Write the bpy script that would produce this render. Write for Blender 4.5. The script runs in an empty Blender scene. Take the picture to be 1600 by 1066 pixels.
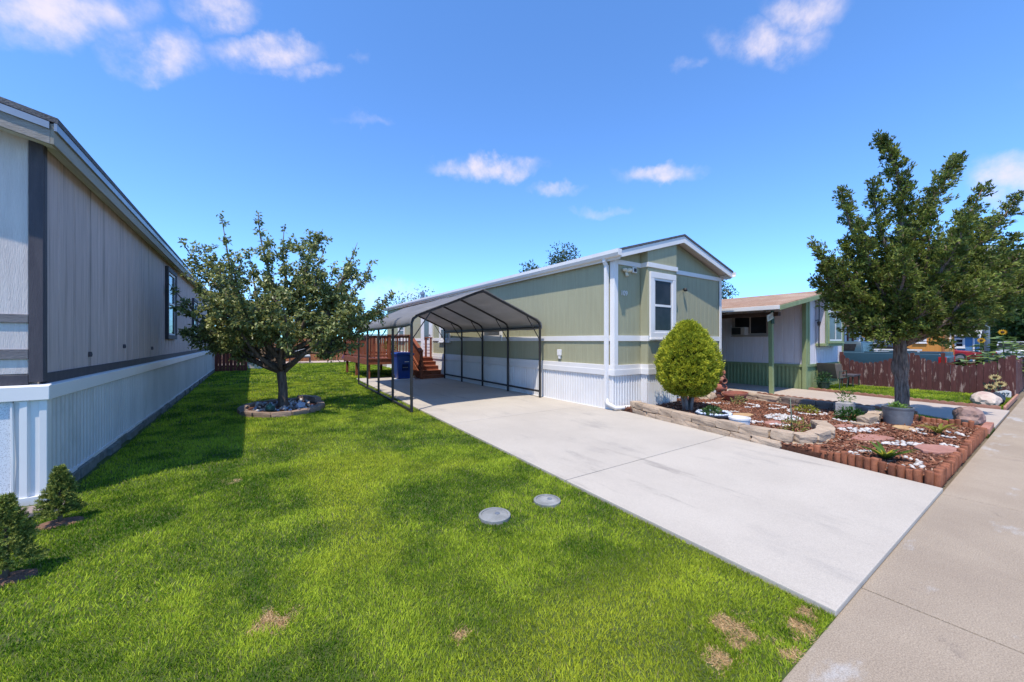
import bpy, bmesh, math, random
import numpy as np
from mathutils import Vector, Matrix

scene = bpy.context.scene
C = scene.collection
rad = math.radians
random.seed(7)
NP = np.random.default_rng(11)

# ------------------------------------------------------------------ camera
YAW = math.atan(405 / 595)                 # view direction, clockwise from +Y
cam = bpy.data.cameras.new('camera')
cam.sensor_width = 36.0
cam.lens = 36.0 * 595 / 1600
cam.clip_start = 0.05
cam.clip_end = 2000
camo = bpy.data.objects.new('camera', cam)
C.objects.link(camo)
camo.location = (0, 0, 1.5)
camo.rotation_euler = (rad(90), 0, -YAW)
scene.camera = camo

# ------------------------------------------------------------------ sky, sun, exposure
SUN_EL, SUN_AZ = 65.5, 238.0               # azimuth clockwise from +Y
world = bpy.data.worlds.new('World')
scene.world = world
world.use_nodes = True
wn = world.node_tree
wn.nodes.clear()


def wnode(t, **kw):
    n = wn.nodes.new(t)
    for k, v in kw.items():
        setattr(n, k, v)
    return n


def wmath(op, a, b=None, clamp=False):
    n = wnode('ShaderNodeMath', operation=op)
    n.use_clamp = clamp
    for i, x in enumerate((a, b)):
        if x is None:
            continue
        if isinstance(x, (int, float)):
            n.inputs[i].default_value = x
        else:
            wn.links.new(x, n.inputs[i])
    return n.outputs[0]


sky = wnode('ShaderNodeTexSky', sky_type='NISHITA')
sky.sun_disc = False
sky.sun_elevation = rad(SUN_EL)
sky.sun_rotation = rad(SUN_AZ)
sky.altitude = 1600
sky.air_density = 1.0
sky.dust_density = 0.1
sky.ozone_density = 1.3
hs = wnode('ShaderNodeHueSaturation')
hs.inputs['Hue'].default_value = 0.502
hs.inputs['Saturation'].default_value = 1.2
hs.inputs['Value'].default_value = 1.12
wn.links.new(sky.outputs[0], hs.inputs['Color'])
tc = wnode('ShaderNodeTexCoord')
nrm = wnode('ShaderNodeVectorMath', operation='NORMALIZE')
wn.links.new(tc.outputs['Generated'], nrm.inputs[0])
sep = wnode('ShaderNodeSeparateXYZ')
wn.links.new(nrm.outputs[0], sep.inputs[0])
az = wmath('MULTIPLY', wmath('ARCTAN2', sep.outputs[0], sep.outputs[1]), 180 / math.pi)
el = wmath('MULTIPLY', wmath('ARCSINE', sep.outputs[2]), 180 / math.pi)
dn = wnode('ShaderNodeTexNoise')
dn.inputs['Scale'].default_value = 14.0
dn.inputs['Detail'].default_value = 5.0
dn.inputs['Roughness'].default_value = 0.58
wn.links.new(nrm.outputs[0], dn.inputs['Vector'])
dsep = wnode('ShaderNodeSeparateColor')
wn.links.new(dn.outputs['Color'], dsep.inputs[0])
az2 = wmath('ADD', az, wmath('MULTIPLY', wmath('SUBTRACT', dsep.outputs[0], 0.5), 5.0))
el2 = wmath('ADD', el, wmath('MULTIPLY', wmath('SUBTRACT', dsep.outputs[1], 0.5), 4.5))
CLOUDS = [(-16, 28.6, 9, 3.4, 1), (-8.6, 28.8, 5, 2.6, 1), (-2.9, 34.6, 4.6, 2.6, 1), (1.5, 32.2, 7.5, 2.0, 1), (6, 31.8, 5, 1.2, .8),
          (12.7, 34.5, 1.6, .7, .45), (30.4, 24.3, 10, 1.9, 1), (41, 21.7, 5.2, 1.2, .75), (55, 22.3, 6.5, 1.5, .85),
          (13.1, 28.6, 4.6, .8, .4), (47.5, 18.2, 5, .9, .5), (68.0, 33.0, 7.4, 2.4, 1), (71.5, 34.8, 5.2, 2.8, 1),
          (59.4, 33.2, 2.4, .9, .5), (87, 14.6, 3.6, 2.8, 1), (17.4, 7.0, 9, 2.6, .6), (-2, 6.5, 9, 2, .5), (95, 18, 8, 2.6, .9)]
crng = random.Random(3)
for k in range(16):                        # the same fair-weather clouds all round
    CLOUDS.append((crng.uniform(100, 335), crng.uniform(8, 45), crng.uniform(4, 9), crng.uniform(1.0, 2.4), crng.uniform(.5, 1)))
CLOUDS += [(40, 55, 9, 2, .8), (-20, 60, 8, 2, .8), (110, 58, 10, 2, .8)]
acc = None
for (a0, e0, w, h, s) in CLOUDS:
    if a0 > 180:
        a0 -= 360
    dx = wmath('MULTIPLY', wmath('SUBTRACT', az2, a0), 1 / w)
    th_ = rad(a0) - YAW
    if abs(math.cos(th_)) > .3:            # clouds lie in flat layers: their tops run level, not along a circle of equal height
        sl_ = -math.tan(rad(e0)) * math.tan(th_) / (1 + math.tan(rad(e0)) ** 2)
    else:
        sl_ = 0.0
    el3 = wmath('SUBTRACT', el2, wmath('MULTIPLY', wmath('SUBTRACT', az, a0), sl_))
    dy = wmath('MULTIPLY', wmath('SUBTRACT', el3, e0), 1 / h)
    q = wmath('ADD', wmath('MULTIPLY', dx, dx), wmath('MULTIPLY', dy, dy))
    b = wmath('MULTIPLY', wmath('SUBTRACT', 1.0, q, True), s)
    acc = b if acc is None else wmath('MAXIMUM', acc, b)
fn = wnode('ShaderNodeTexNoise')
fn.inputs['Scale'].default_value = 16.0
fn.inputs['Detail'].default_value = 6.0
fn.inputs['Roughness'].default_value = 0.6
wn.links.new(nrm.outputs[0], fn.inputs['Vector'])
dens = wmath('MULTIPLY', acc, wmath('ADD', -0.65, wmath('MULTIPLY', fn.outputs['Fac'], 3.0)))
mr = wnode('ShaderNodeMapRange', interpolation_type='SMOOTHSTEP')
mr.inputs['From Min'].default_value = 0.02
mr.inputs['From Max'].default_value = 1.5
mr.inputs['To Max'].default_value = 0.9
wn.links.new(dens, mr.inputs['Value'])
cmix = wnode('ShaderNodeMix', data_type='RGBA')
wn.links.new(mr.outputs[0], cmix.inputs['Factor'])
# film-like shoulder: the pale band near the horizon rolls off instead of clipping
ssep = wnode('ShaderNodeSeparateColor')
wn.links.new(hs.outputs[0], ssep.inputs[0])
scmb = wnode('ShaderNodeCombineColor')
for i_, k_ in enumerate((3.4, 14.0, 400.0)):
    wn.links.new(wmath('DIVIDE', ssep.outputs[i_], wmath('ADD', 1.0, wmath('MULTIPLY', ssep.outputs[i_], 1 / k_))), scmb.inputs[i_])
wn.links.new(scmb.outputs[0], cmix.inputs['A'])
cmix.inputs['B'].default_value = (3.3, 3.0, 3.35, 1)
bg = wnode('ShaderNodeBackground')
bg.inputs['Strength'].default_value = 0.15
wn.links.new(cmix.outputs['Result'], bg.inputs['Color'])
wo = wnode('ShaderNodeOutputWorld')
wn.links.new(bg.outputs[0], wo.inputs['Surface'])

sun = bpy.data.lights.new('sun', 'SUN')
sun.energy = 2.75
sun.angle = rad(0.53)
sun.color = (1.0, 0.92, 0.79)
suno = bpy.data.objects.new('sun', sun)
C.objects.link(suno)
suno.location = (-20, -10, 40)
_a = rad(SUN_AZ)
_t = Vector((-math.sin(_a) * math.cos(rad(SUN_EL)), -math.cos(_a) * math.cos(rad(SUN_EL)), -math.sin(rad(SUN_EL))))
suno.rotation_euler = _t.to_track_quat('-Z', 'Y').to_euler()

vs = scene.view_settings
vs.view_transform = 'Standard'
vs.look = 'None'
vs.gamma = 1.0
vs.exposure = 1.0
vs.use_curve_mapping = False


# ------------------------------------------------------------------ helpers
def S(h):
    h = h.lstrip('#')
    o = []
    for i in (0, 2, 4):
        c = int(h[i:i + 2], 16) / 255
        o.append(c / 12.92 if c <= .04045 else ((c + .055) / 1.055) ** 2.4)
    return tuple(o)


def mat(name, c, c2=None, scale=3.0, rough=.75, bump=0.0, bscale=80.0, stretch=(1, 1, 1), spec=.3, rnd=0.0, metal=0.0,
        c3=None, s3=0.7, f3=(.5, .7), st3=(1, 1, 1), vcol=False, transl=0.0, c4=None, s4=8.0, f4=(.6, .7), st4=(1, 1, 1), coat=0.0, grain=0.0, gscale=300.0):
    """procedural principled material: two-tone noise, optional third tone in patches, per-object variation, fine bump"""
    m = bpy.data.materials.new(name)
    m.use_nodes = True
    t = m.node_tree
    N, L = t.nodes, t.links
    b = N['Principled BSDF']
    b.inputs['Roughness'].default_value = rough
    b.inputs['Specular IOR Level'].default_value = spec
    b.inputs['Metallic'].default_value = metal
    b.inputs['Coat Weight'].default_value = coat
    g = N.new('ShaderNodeNewGeometry')

    def mapped(st):
        mp = N.new('ShaderNodeMapping')
        mp.inputs['Scale'].default_value = st
        L.new(g.outputs['Position'], mp.inputs['Vector'])
        return mp.outputs[0]

    def noise(vec, sc, det=5, ro=.6):
        n = N.new('ShaderNodeTexNoise')
        n.inputs['Scale'].default_value = sc
        n.inputs['Detail'].default_value = det
        n.inputs['Roughness'].default_value = ro
        L.new(vec, n.inputs['Vector'])
        return n.outputs['Fac']

    def mix(fac, a, bb, blend='MIX'):
        n = N.new('ShaderNodeMix')
        n.data_type = 'RGBA'
        n.blend_type = blend
        if isinstance(fac, float):
            n.inputs['Factor'].default_value = fac
        else:
            L.new(fac, n.inputs['Factor'])
        for key, x in (('A', a), ('B', bb)):
            if isinstance(x, tuple):
                n.inputs[key].default_value = (*x[:3], 1)
            else:
                L.new(x, n.inputs[key])
        return n.outputs['Result']

    def rng(v, lo, hi, a=0.0, bb=1.0):
        n = N.new('ShaderNodeMapRange')
        n.interpolation_type = 'SMOOTHSTEP'
        for k, x in (('From Min', lo), ('From Max', hi), ('To Min', a), ('To Max', bb)):
            n.inputs[k].default_value = x
        L.new(v, n.inputs['Value'])
        return n.outputs[0]

    vec = mapped(stretch)
    if c2 is None:
        c2 = tuple(x * .82 for x in c)
    col = mix(rng(noise(vec, scale), .3, .7), c, c2)
    if vcol:
        at = N.new('ShaderNodeAttribute')
        at.attribute_name = 'Col'
        col = at.outputs['Color']
    if c3 is not None:
        col = mix(rng(noise(mapped(st3), s3, 7, .65), f3[0], f3[1]), col, c3)
    if c4 is not None:
        col = mix(rng(noise(mapped(st4), s4, 8, .7), f4[0], f4[1]), col, c4)
    if grain:
        gv = rng(noise(mapped((1, 1, 1)), gscale, 2, .7), .25, .75, 1 - grain, 1 + grain)
        cc = N.new('ShaderNodeCombineColor')
        for i in range(3):
            L.new(gv, cc.inputs[i])
        col = mix(1.0, col, cc.outputs[0], 'MULTIPLY')
    if rnd:
        oi = N.new('ShaderNodeObjectInfo')
        h = N.new('ShaderNodeHueSaturation')
        mrr = N.new('ShaderNodeMapRange')
        mrr.inputs['To Min'].default_value = 1 - rnd
        mrr.inputs['To Max'].default_value = 1 + rnd
        L.new(oi.outputs['Random'], mrr.inputs['Value'])
        L.new(mrr.outputs[0], h.inputs['Value'])
        L.new(col, h.inputs['Color'])
        col = h.outputs[0]
    L.new(col, b.inputs['Base Color'])
    if bump:
        bp = N.new('ShaderNodeBump')
        bp.inputs['Strength'].default_value = bump
        bp.inputs['Distance'].default_value = .01
        L.new(noise(vec, bscale, 4), bp.inputs['Height'])
        L.new(bp.outputs[0], b.inputs['Normal'])
    if transl:
        tr = N.new('ShaderNodeBsdfTranslucent')
        L.new(col, tr.inputs['Color'])
        ms = N.new('ShaderNodeMixShader')
        ms.inputs[0].default_value = transl
        L.new(b.outputs[0], ms.inputs[1])
        L.new(tr.outputs[0], ms.inputs[2])
        L.new(ms.outputs[0], N['Material Output'].inputs['Surface'])
    return m


BASE = {}


def _link(o, parent=None, kind=None, label=None, cat=None, group=None):
    C.objects.link(o)
    if parent is not None:
        o.parent = parent
    if kind:
        o['kind'] = kind
    if label:
        o['label'] = label
    if cat:
        o['category'] = cat
    if group:
        o['group'] = group
    return o


def thing(name, loc, label, cat, group=None):
    o = bpy.data.objects.new(name, None)
    o.empty_display_size = .2
    o.location = loc
    BASE[o] = Vector(loc)
    return _link(o, None, None, label, cat, group)


def piece(name, mesh, parent, loc, rot=(0, 0, 0), sc=(1, 1, 1), **kw):
    """object sharing mesh data, placed at world loc"""
    o = bpy.data.objects.new(name, mesh)
    b = BASE.get(parent, Vector((0, 0, 0))) if parent else Vector((0, 0, 0))
    o.location = Vector(loc) - b
    o.rotation_euler = rot
    o.scale = sc
    BASE[o] = Vector(loc)
    return _link(o, parent, **kw)


class MB:
    def __init__(s):
        s.v = []
        s.f = []

    def add(s, vs_, fs):
        n = len(s.v)
        s.v += [tuple(p) for p in vs_]
        s.f += [tuple(i + n for i in f) for f in fs]
        return s

    def obox(s, o, u, v, n):
        o, u, v, n = map(Vector, (o, u, v, n))
        p = [o, o + u, o + u + v, o + v]
        p += [q + n for q in p]
        return s.add(p, [(3, 2, 1, 0), (4, 5, 6, 7), (0, 1, 5, 4), (1, 2, 6, 5), (2, 3, 7, 6), (3, 0, 4, 7)])

    def box(s, x0, x1, y0, y1, z0, z1):
        return s.obox((x0, y0, z0), (x1 - x0, 0, 0), (0, y1 - y0, 0), (0, 0, z1 - z0))

    def prism(s, pts, vec):
        n = len(pts)
        vec = Vector(vec)
        p = [Vector(q) for q in pts]
        return s.add(p + [q + vec for q in p],
                     [tuple(range(n - 1, -1, -1)), tuple(range(n, 2 * n))] + [(i, (i + 1) % n, n + (i + 1) % n, n + i) for i in range(n)])

    def bar(s, a, b, w, h=None, up=(0, 0, 1)):
        a, b = Vector(a), Vector(b)
        d = (b - a)
        up = Vector(up)
        if abs(d.normalized().dot(up)) > .98:
            up = Vector((1, 0, 0))
        sx = d.cross(up).normalized() * w
        sy = sx.cross(d).normalized() * (h or w)
        return s.obox(a - sx / 2 - sy / 2, sx, sy, d)

    def tube(s, pts, rads, n=8, caps=True):
        pts = [Vector(p) for p in pts]
        if isinstance(rads, (int, float)):
            rads = [rads] * len(pts)
        st = len(s.v)
        up = Vector((.31, .17, .93))
        for i, p in enumerate(pts):
            d = (pts[min(i + 1, len(pts) - 1)] - pts[max(i - 1, 0)]).normalized()
            if abs(d.dot(up)) > .97:
                up = Vector((.9, .3, .1))
            a = d.cross(up).normalized()
            b = a.cross(d).normalized()
            up = b.cross(Vector((0, 0, 0))) if False else up
            for k in range(n):
                t = 2 * math.pi * k / n
                s.v.append(tuple(p + (a * math.cos(t) + b * math.sin(t)) * rads[i]))
        for i in range(len(pts) - 1):
            for k in range(n):
                a0 = st + i * n + k
                a1 = st + i * n + (k + 1) % n
                s.f.append((a0, a1, a1 + n, a0 + n))
        if caps:
            s.f.append(tuple(range(st + n - 1, st - 1, -1)))
            e = st + (len(pts) - 1) * n
            s.f.append(tuple(range(e, e + n)))
        return s

    def lathe(s, c, prof, n=20, sx=1, sy=1):
        c = Vector(c)
        st = len(s.v)
        for r, z in prof:
            for k in range(n):
                t = 2 * math.pi * k / n
                s.v.append((c.x + r * math.cos(t) * sx, c.y + r * math.sin(t) * sy, c.z + z))
        for i in range(len(prof) - 1):
            for k in range(n):
                a0, a1 = st + i * n + k, st + i * n + (k + 1) % n
                s.f.append((a0, a1, a1 + n, a0 + n))
        s.f.append(tuple(range(st + n - 1, st - 1, -1)))
        e = st + (len(prof) - 1) * n
        s.f.append(tuple(range(e, e + n)))
        return s

    def ico(s, c, r, sub=2, sc=(1, 1, 1), amp=.15, freq=1.5, seed=0):
        bm = bmesh.new()
        bmesh.ops.create_icosphere(bm, subdivisions=sub, radius=1)
        from mathutils import noise as mn
        off = Vector((seed * 3.7, seed * 1.3, seed * 2.1))
        vs_ = []
        for v in bm.verts:
            k = 1 + amp * mn.noise(v.co * freq + off) + amp * .5 * mn.noise(v.co * freq * 2.7 + off)
            vs_.append((c[0] + v.co.x * r * sc[0] * k, c[1] + v.co.y * r * sc[1] * k, c[2] + v.co.z * r * sc[2] * k))
        fs = [tuple(v.index for v in f.verts) for f in bm.faces]
        bm.free()
        return s.add(vs_, fs)

    def mesh(s, name, material, smooth=False, bevel=0.0, off=(0, 0, 0), seg=2):
        off = Vector(off)
        me = bpy.data.meshes.new(name)
        me.from_pydata([tuple(Vector(p) - off) for p in s.v], [], s.f)
        bm = bmesh.new()
        bm.from_mesh(me)
        bmesh.ops.recalc_face_normals(bm, faces=bm.faces[:])
        if bevel:
            ed = [e for e in bm.edges if len(e.link_faces) == 2 and e.calc_face_angle(0) > .4]
            bmesh.ops.bevel(bm, geom=ed, offset=bevel, segments=seg, affect='EDGES', profile=.6, clamp_overlap=True)
        bm.to_mesh(me)
        bm.free()
        if smooth:
            me.polygons.foreach_set('use_smooth', [True] * len(me.polygons))
            if smooth == 'auto':
                me.set_sharp_from_angle(angle=rad(40))
        me.materials.append(material)
        return me

    def build(s, name, material, parent=None, smooth=False, bevel=0.0, seg=2, **kw):
        b = BASE.get(parent, Vector((0, 0, 0))) if parent else Vector((0, 0, 0))
        me = s.mesh(name, material, smooth, bevel, b, seg)
        o = bpy.data.objects.new(name, me)
        BASE[o] = b
        return _link(o, parent, **kw)


def single(mb, name, material, loc, label, cat, group=None, smooth=False, bevel=0.0, seg=2, kind=None):
    """a thing that is one mesh, with its origin at loc"""
    me = mb.mesh(name, material, smooth, bevel, loc, seg)
    o = bpy.data.objects.new(name, me)
    o.location = loc
    BASE[o] = Vector(loc)
    return _link(o, None, kind, label, cat, group)


def rowmesh(name, verts, faces, material, col=None, smooth=False):
    """fast mesh from numpy: verts (N,3), faces (M,k)"""
    me = bpy.data.meshes.new(name)
    nv, (nf, k) = len(verts), faces.shape
    me.vertices.add(nv)
    me.vertices.foreach_set('co', np.ascontiguousarray(verts, dtype=np.float32).ravel())
    me.loops.add(nf * k)
    me.loops.foreach_set('vertex_index', np.ascontiguousarray(faces, dtype=np.int32).ravel())
    me.polygons.add(nf)
    me.polygons.foreach_set('loop_start', np.arange(0, nf * k, k, dtype=np.int32))
    me.polygons.foreach_set('loop_total', np.full(nf, k, dtype=np.int32))
    if smooth:
        me.polygons.foreach_set('use_smooth', np.ones(nf, dtype=bool))
    if col is not None:
        a = me.color_attributes.new('Col', 'FLOAT_COLOR', 'POINT')
        rgba = np.ones((nv, 4), dtype=np.float32)
        rgba[:, :3] = col
        a.data.foreach_set('color', rgba.ravel())
    me.update(calc_edges=True)
    me.materials.append(material)
    return me


def scatter(name, tv, tf, pos, R, sc, col, material, smooth=False, off=(0, 0, 0)):
    """copies of a small template (tv,tf) at pos with rotation R (N,3,3) and scale sc (N,3), as one mesh"""
    tv = np.asarray(tv, float)
    tf = np.asarray(tf, int)
    n, m = len(pos), len(tv)
    loc = tv[None] * sc[:, None, :]
    w = np.einsum('nij,nmj->nmi', R, loc) + pos[:, None, :] - np.asarray(off)[None, None]
    f = tf[None] + (np.arange(n) * m)[:, None, None]
    return rowmesh(name, w.reshape(-1, 3), f.reshape(-1, tf.shape[1]), material, np.repeat(col, m, axis=0), smooth)


def basis(d, up):
    """rotation matrices with local y along d, local z near up"""
    d = d / np.linalg.norm(d, axis=1, keepdims=True)
    x = np.cross(d, up)
    x /= np.maximum(np.linalg.norm(x, axis=1, keepdims=True), 1e-6)
    z = np.cross(x, d)
    return np.stack([x, d, z], axis=2)


def runit(n):
    v = NP.normal(size=(n, 3))
    return v / np.linalg.norm(v, axis=1, keepdims=True)


def vnoise(x, y, cell, seed):
    """smooth value noise in 0..1"""
    g = np.random.default_rng(seed).random((128, 128))
    u, v = x / cell + 500, y / cell + 500
    i, j = np.floor(u).astype(int), np.floor(v).astype(int)
    a, b = u - i, v - j
    a, b = a * a * (3 - 2 * a), b * b * (3 - 2 * b)
    i0, j0, i1, j1 = i % 128, j % 128, (i + 1) % 128, (j + 1) % 128
    return (g[i0, j0] * (1 - a) + g[i1, j0] * a) * (1 - b) + (g[i0, j1] * (1 - a) + g[i1, j1] * a) * b


def inpoly(x, y, poly):
    ins = np.zeros(len(x), bool)
    j = len(poly) - 1
    for i in range(len(poly)):
        xi, yi = poly[i]
        xj, yj = poly[j]
        c = ((yi > y) != (yj > y)) & (x < (xj - xi) * (y - yi) / (yj - yi + 1e-12) + xi)
        ins ^= c
        j = i
    return ins


def ribbed(p0, p1, z0, z1, nrm_, prof, thick=.012):
    """upright panel from p0 to p1 (xy) whose face follows prof = [(s 0..1, outward offset)]"""
    a, b = Vector((*p0, 0)), Vector((*p1, 0))
    n = Vector((*nrm_, 0))
    pts = [a + (b - a) * s_ + n * d_ + Vector((0, 0, z0)) for s_, d_ in prof]
    pts += [b - n * thick + Vector((0, 0, z0)), a - n * thick + Vector((0, 0, z0))]
    return MB().prism(pts, (0, 0, z1 - z0))


def groove_prof(n, gw, gd):
    """n boards with grooves between"""
    p = []
    for i in range(n):
        s0, s1 = i / n, (i + 1) / n
        p += [(s0, -gd), (s0 + gw, -gd), (s0 + gw * 1.4, 0), (s1 - gw * .4, 0)]
    return p + [(1, -gd)]


def rib_prof(n, h, lo=.45):
    """corrugated sheet: n raised ribs"""
    p = [(0, 0)]
    for i in range(n):
        s0, w = i / n, 1 / n
        p += [(s0 + w * (1 - lo) * .5, 0), (s0 + w * ((1 - lo) * .5 + .1), h), (s0 + w * (1 - (1 - lo) * .5 - .1), h), (s0 + w * (1 - (1 - lo) * .5), 0)]
    return p + [(1, 0)]


def text_mesh(txt, size, material, depth=.004):
    cu = bpy.data.curves.new('lettering', 'FONT')
    cu.body = txt
    cu.size = size
    cu.extrude = depth
    cu.align_x = 'CENTER'
    cu.align_y = 'CENTER'
    o = bpy.data.objects.new('lettering', cu)
    C.objects.link(o)
    dg = bpy.context.evaluated_depsgraph_get()
    me = bpy.data.meshes.new_from_object(o.evaluated_get(dg))
    bpy.data.objects.remove(o)
    me.materials.clear()
    me.materials.append(material)
    return me


def window(parent, o, u, n, w, h, fmat, gmat, fr=.07, sash=.035, split=None, depth=.05, tmat=None, sill=True, name='window', smat=None):
    """window centred on o (wall surface), u along the wall, n outward. parts: frame pieces joined, each pane"""
    o, u, n = Vector(o), Vector(u), Vector(n)
    z = Vector((0, 0, 1))
    m = MB()

    def rect(m_, a0, a1, b0, b1, d0, d1):
        m_.obox(o + u * a0 + z * b0 + n * d0, u * (a1 - a0), z * (b1 - b0), n * (d1 - d0))
    W, Hh = w / 2, h / 2
    rect(m, -W, W, Hh - fr, Hh, -.02, depth)
    rect(m, -W, W, -Hh, -Hh + fr, -.02, depth)
    rect(m, -W, -W + fr, -Hh + fr, Hh - fr, -.02, depth - .002)
    rect(m, W - fr, W, -Hh + fr, Hh - fr, -.02, depth - .002)
    f = m.build(name, fmat, parent, bevel=.004, seg=1)
    iw, ih = W - fr, Hh - fr
    m = MB()
    rect(m, -iw, iw, ih - sash, ih, -.02, depth * .5)
    rect(m, -iw, iw, -ih, -ih + sash, -.02, depth * .5)
    rect(m, -iw, -iw + sash, -ih + sash, ih - sash, -.02, depth * .5 - .002)
    rect(m, iw - sash, iw, -ih + sash, ih - sash, -.02, depth * .5 - .002)
    if split == 'h':
        rect(m, -iw + sash, iw - sash, -sash * .5, sash * .5, -.02, depth * .55)
    if split == 'v':
        rect(m, -sash * .5, sash * .5, -ih + sash, ih - sash, -.02, depth * .55)
    m.build('sash', smat or fmat, f)
    if split == 'h':
        cells = [(-iw + sash, iw - sash, sash * .5, ih - sash), (-iw + sash, iw - sash, -ih + sash, -sash * .5)]
    elif split == 'v':
        cells = [(-iw + sash, -sash * .5, -ih + sash, ih - sash), (sash * .5, iw - sash, -ih + sash, ih - sash)]
    else:
        cells = [(-iw + sash, iw - sash, -ih + sash, ih - sash)]
    for i, (a0, a1, b0, b1) in enumerate(cells):
        m = MB()
        rect(m, a0, a1, b0, b1, .002 + .004 * i, .006 + .004 * i)
        m.build('pane', gmat, f)
    if sill:
        m = MB()
        rect(m, -W - .03, W + .03, -Hh - .035, -Hh, -.02, depth + .03)
        m.build('sill', tmat or fmat, f, bevel=.004, seg=1)
    return f


# stones shared by walls, rings and edgings
def stone_mesh(name, material, seed, amp=.06):
    """unit hewn block, rounded and uneven (fits -0.5..0.5)"""
    from mathutils import noise as mn
    bm = bmesh.new()
    bmesh.ops.create_cube(bm, size=1)
    bmesh.ops.subdivide_edges(bm, edges=bm.edges[:], cuts=2, use_grid_fill=True)
    off = Vector((seed * 5.1, seed * 2.3, seed * 7.7))
    for v in bm.verts:
        c = v.co
        out = sum(1 for a in c if abs(a) > .49)
        k = 1 - (.0, .0, .035, .085)[out]
        v.co = c * k + Vector((mn.noise(c * 2.1 + off), mn.noise(c * 2.1 + off * 1.7), mn.noise(c * 2.1 + off * 2.3))) * amp
    me = bpy.data.meshes.new(name)
    bm.to_mesh(me)
    bm.free()
    me.materials.append(material)
    return me
# ------------------------------------------------------------------ materials
WHITE = mat('white_paint', (.74, .715, .69), (.69, .665, .64), 2, .55, .05, 40, c3=(.58, .57, .54), s3=1.1, f3=(.62, .85))
WHITE_V = mat('white_vinyl_skirting', (.71, .695, .68), (.66, .645, .635), 1.5, .42, .03, 20, spec=.4, rnd=.03, c3=(.52, .54, .52), s3=1.6, f3=(.6, .9), st3=(2, 2, .5))
GREEN = mat('sage_siding', (.355, .345, .225), (.325, .315, .205), 1.6, .78, .35, 30, (9, 9, .7), rnd=.02, c3=(.285, .275, .175), s3=1.2, f3=(.55, .9), st3=(3, 3, .4), c4=(.25, .235, .16), s4=2.2, f4=(.62, .85), st4=(5, 5, .35))
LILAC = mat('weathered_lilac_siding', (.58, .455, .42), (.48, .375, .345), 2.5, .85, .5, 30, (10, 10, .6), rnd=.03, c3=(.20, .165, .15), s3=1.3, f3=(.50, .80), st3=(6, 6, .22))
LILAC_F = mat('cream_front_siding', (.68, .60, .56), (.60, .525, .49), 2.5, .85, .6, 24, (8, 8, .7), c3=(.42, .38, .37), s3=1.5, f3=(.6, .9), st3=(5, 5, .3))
DARKTRIM = mat('charcoal_trim', (.062, .055, .066), (.085, .075, .085), 3, .7, .3, 30, (6, 6, 1.0), c3=(.16, .145, .15), s3=3, f3=(.58, .8))
GREYTRIM = mat('worn_grey_trim', (.15, .135, .14), (.20, .185, .19), 4, .8, .5, 30, (1, 1, 5), c3=(.34, .31, .30), s3=4, f3=(.55, .75))
FASCIA = mat('taupe_fascia', (.32, .285, .23), (.27, .235, .185), 2, .7, .25, 30, (5, 1, 5), c3=(.3, .28, .24), s3=2, f3=(.55, .85))
SOFFIT = mat('white_soffit', (.66, .62, .60), (.60, .56, .55), 2, .8)
SHINGLE = mat('grey_shingles', (.13, .125, .13), (.085, .083, .09), 9, .92, .8, 60, grain=.35, gscale=60)
SHINGLE_B = mat('brown_shingles', (.36, .225, .15), (.26, .155, .10), 7, .92, .8, 50, grain=.3, gscale=50, c3=(.42, .31, .23), s3=.8, f3=(.45, .75))
DRIP = mat('metal_drip_edge', (.34, .35, .37), (.28, .29, .31), 3, .4, metal=.6)
GLASS = mat('window_glass', (.014, .015, .017), (.03, .031, .034), 2.5, .08, spec=.1)
GLASS_G = mat('screened_window_glass', (.07, .068, .07), (.10, .098, .10), 3, .3, spec=.3)
CONC = mat('pale_driveway_concrete', (.465, .418, .358), (.42, .376, .322), .9, .88, .25, 120, c3=(.30, .275, .25), s3=1.7, f3=(.54, .80), st3=(1, .4, 1), grain=.13, gscale=160, rnd=.03, c4=(.25, .225, .20), s4=3.2, f4=(.57, .78), st4=(1, .16, 1))
CONC_S = mat('tan_sidewalk_concrete', (.37, .298, .222), (.315, .25, .186), 1.4, .9, .5, 150, c3=(.42, .39, .36), s3=1.5, f3=(.58, .70), st3=(.7, 1.6, 1), grain=.28, gscale=150, rnd=.05, c4=(.25, .20, .155), s4=4.5, f4=(.58, .75))
CONC_N = mat('buff_path_concrete', (.46, .385, .32), (.41, .34, .285), 1.2, .9, .3, 120, grain=.1, gscale=200)
ASPHALT = mat('street_asphalt', (.055, .055, .056), (.04, .04, .042), 5, .9, .6, 120, grain=.3, gscale=200)
SOIL = mat('lawn_soil', (.075, .10, .022), (.05, .075, .016), 6, .95, .6, 60)
DIRT = mat('dry_ground', (.20, .165, .12), (.15, .12, .09), 2, .95, .5, 60)
GRAVEL = mat('pinkish_gravel', (.52, .41, .35), (.38, .29, .25), 25, .95, .8, 40)
FOUND = mat('mossy_concrete_footing', (.20, .20, .185), (.11, .115, .10), 9, .95, .8, 30)
BLACKM = mat('black_steel_tube', (.020, .019, .019), (.03, .028, .028), 6, .5, .1, 60, spec=.4)
REDWOOD = mat('redwood_stain', (.27, .085, .042), (.20, .058, .028), 3, .72, .4, 30, (4, 4, 4), rnd=.16)
DARKRED = mat('dark_red_fence_stain', (.16, .045, .030), (.11, .03, .022), 4, .8, .4, 30, (6, 6, .7), rnd=.18)
ORANGEW = mat('orange_cedar_boards', (.36, .145, .055), (.27, .10, .04), 4, .8, .4, 30, (6, 6, .7), rnd=.18)

# ------------------------------------------------------------------ ground, lawn, drive, pavements
g = MB()
g.box(-150, 250, -150, 300, -.5, -.06)
g.build('ground', DIRT, kind='structure')


def edge_x(y):                              # left edge of the driveway
    return 2.615 + .049 * (y - .69)


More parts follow.
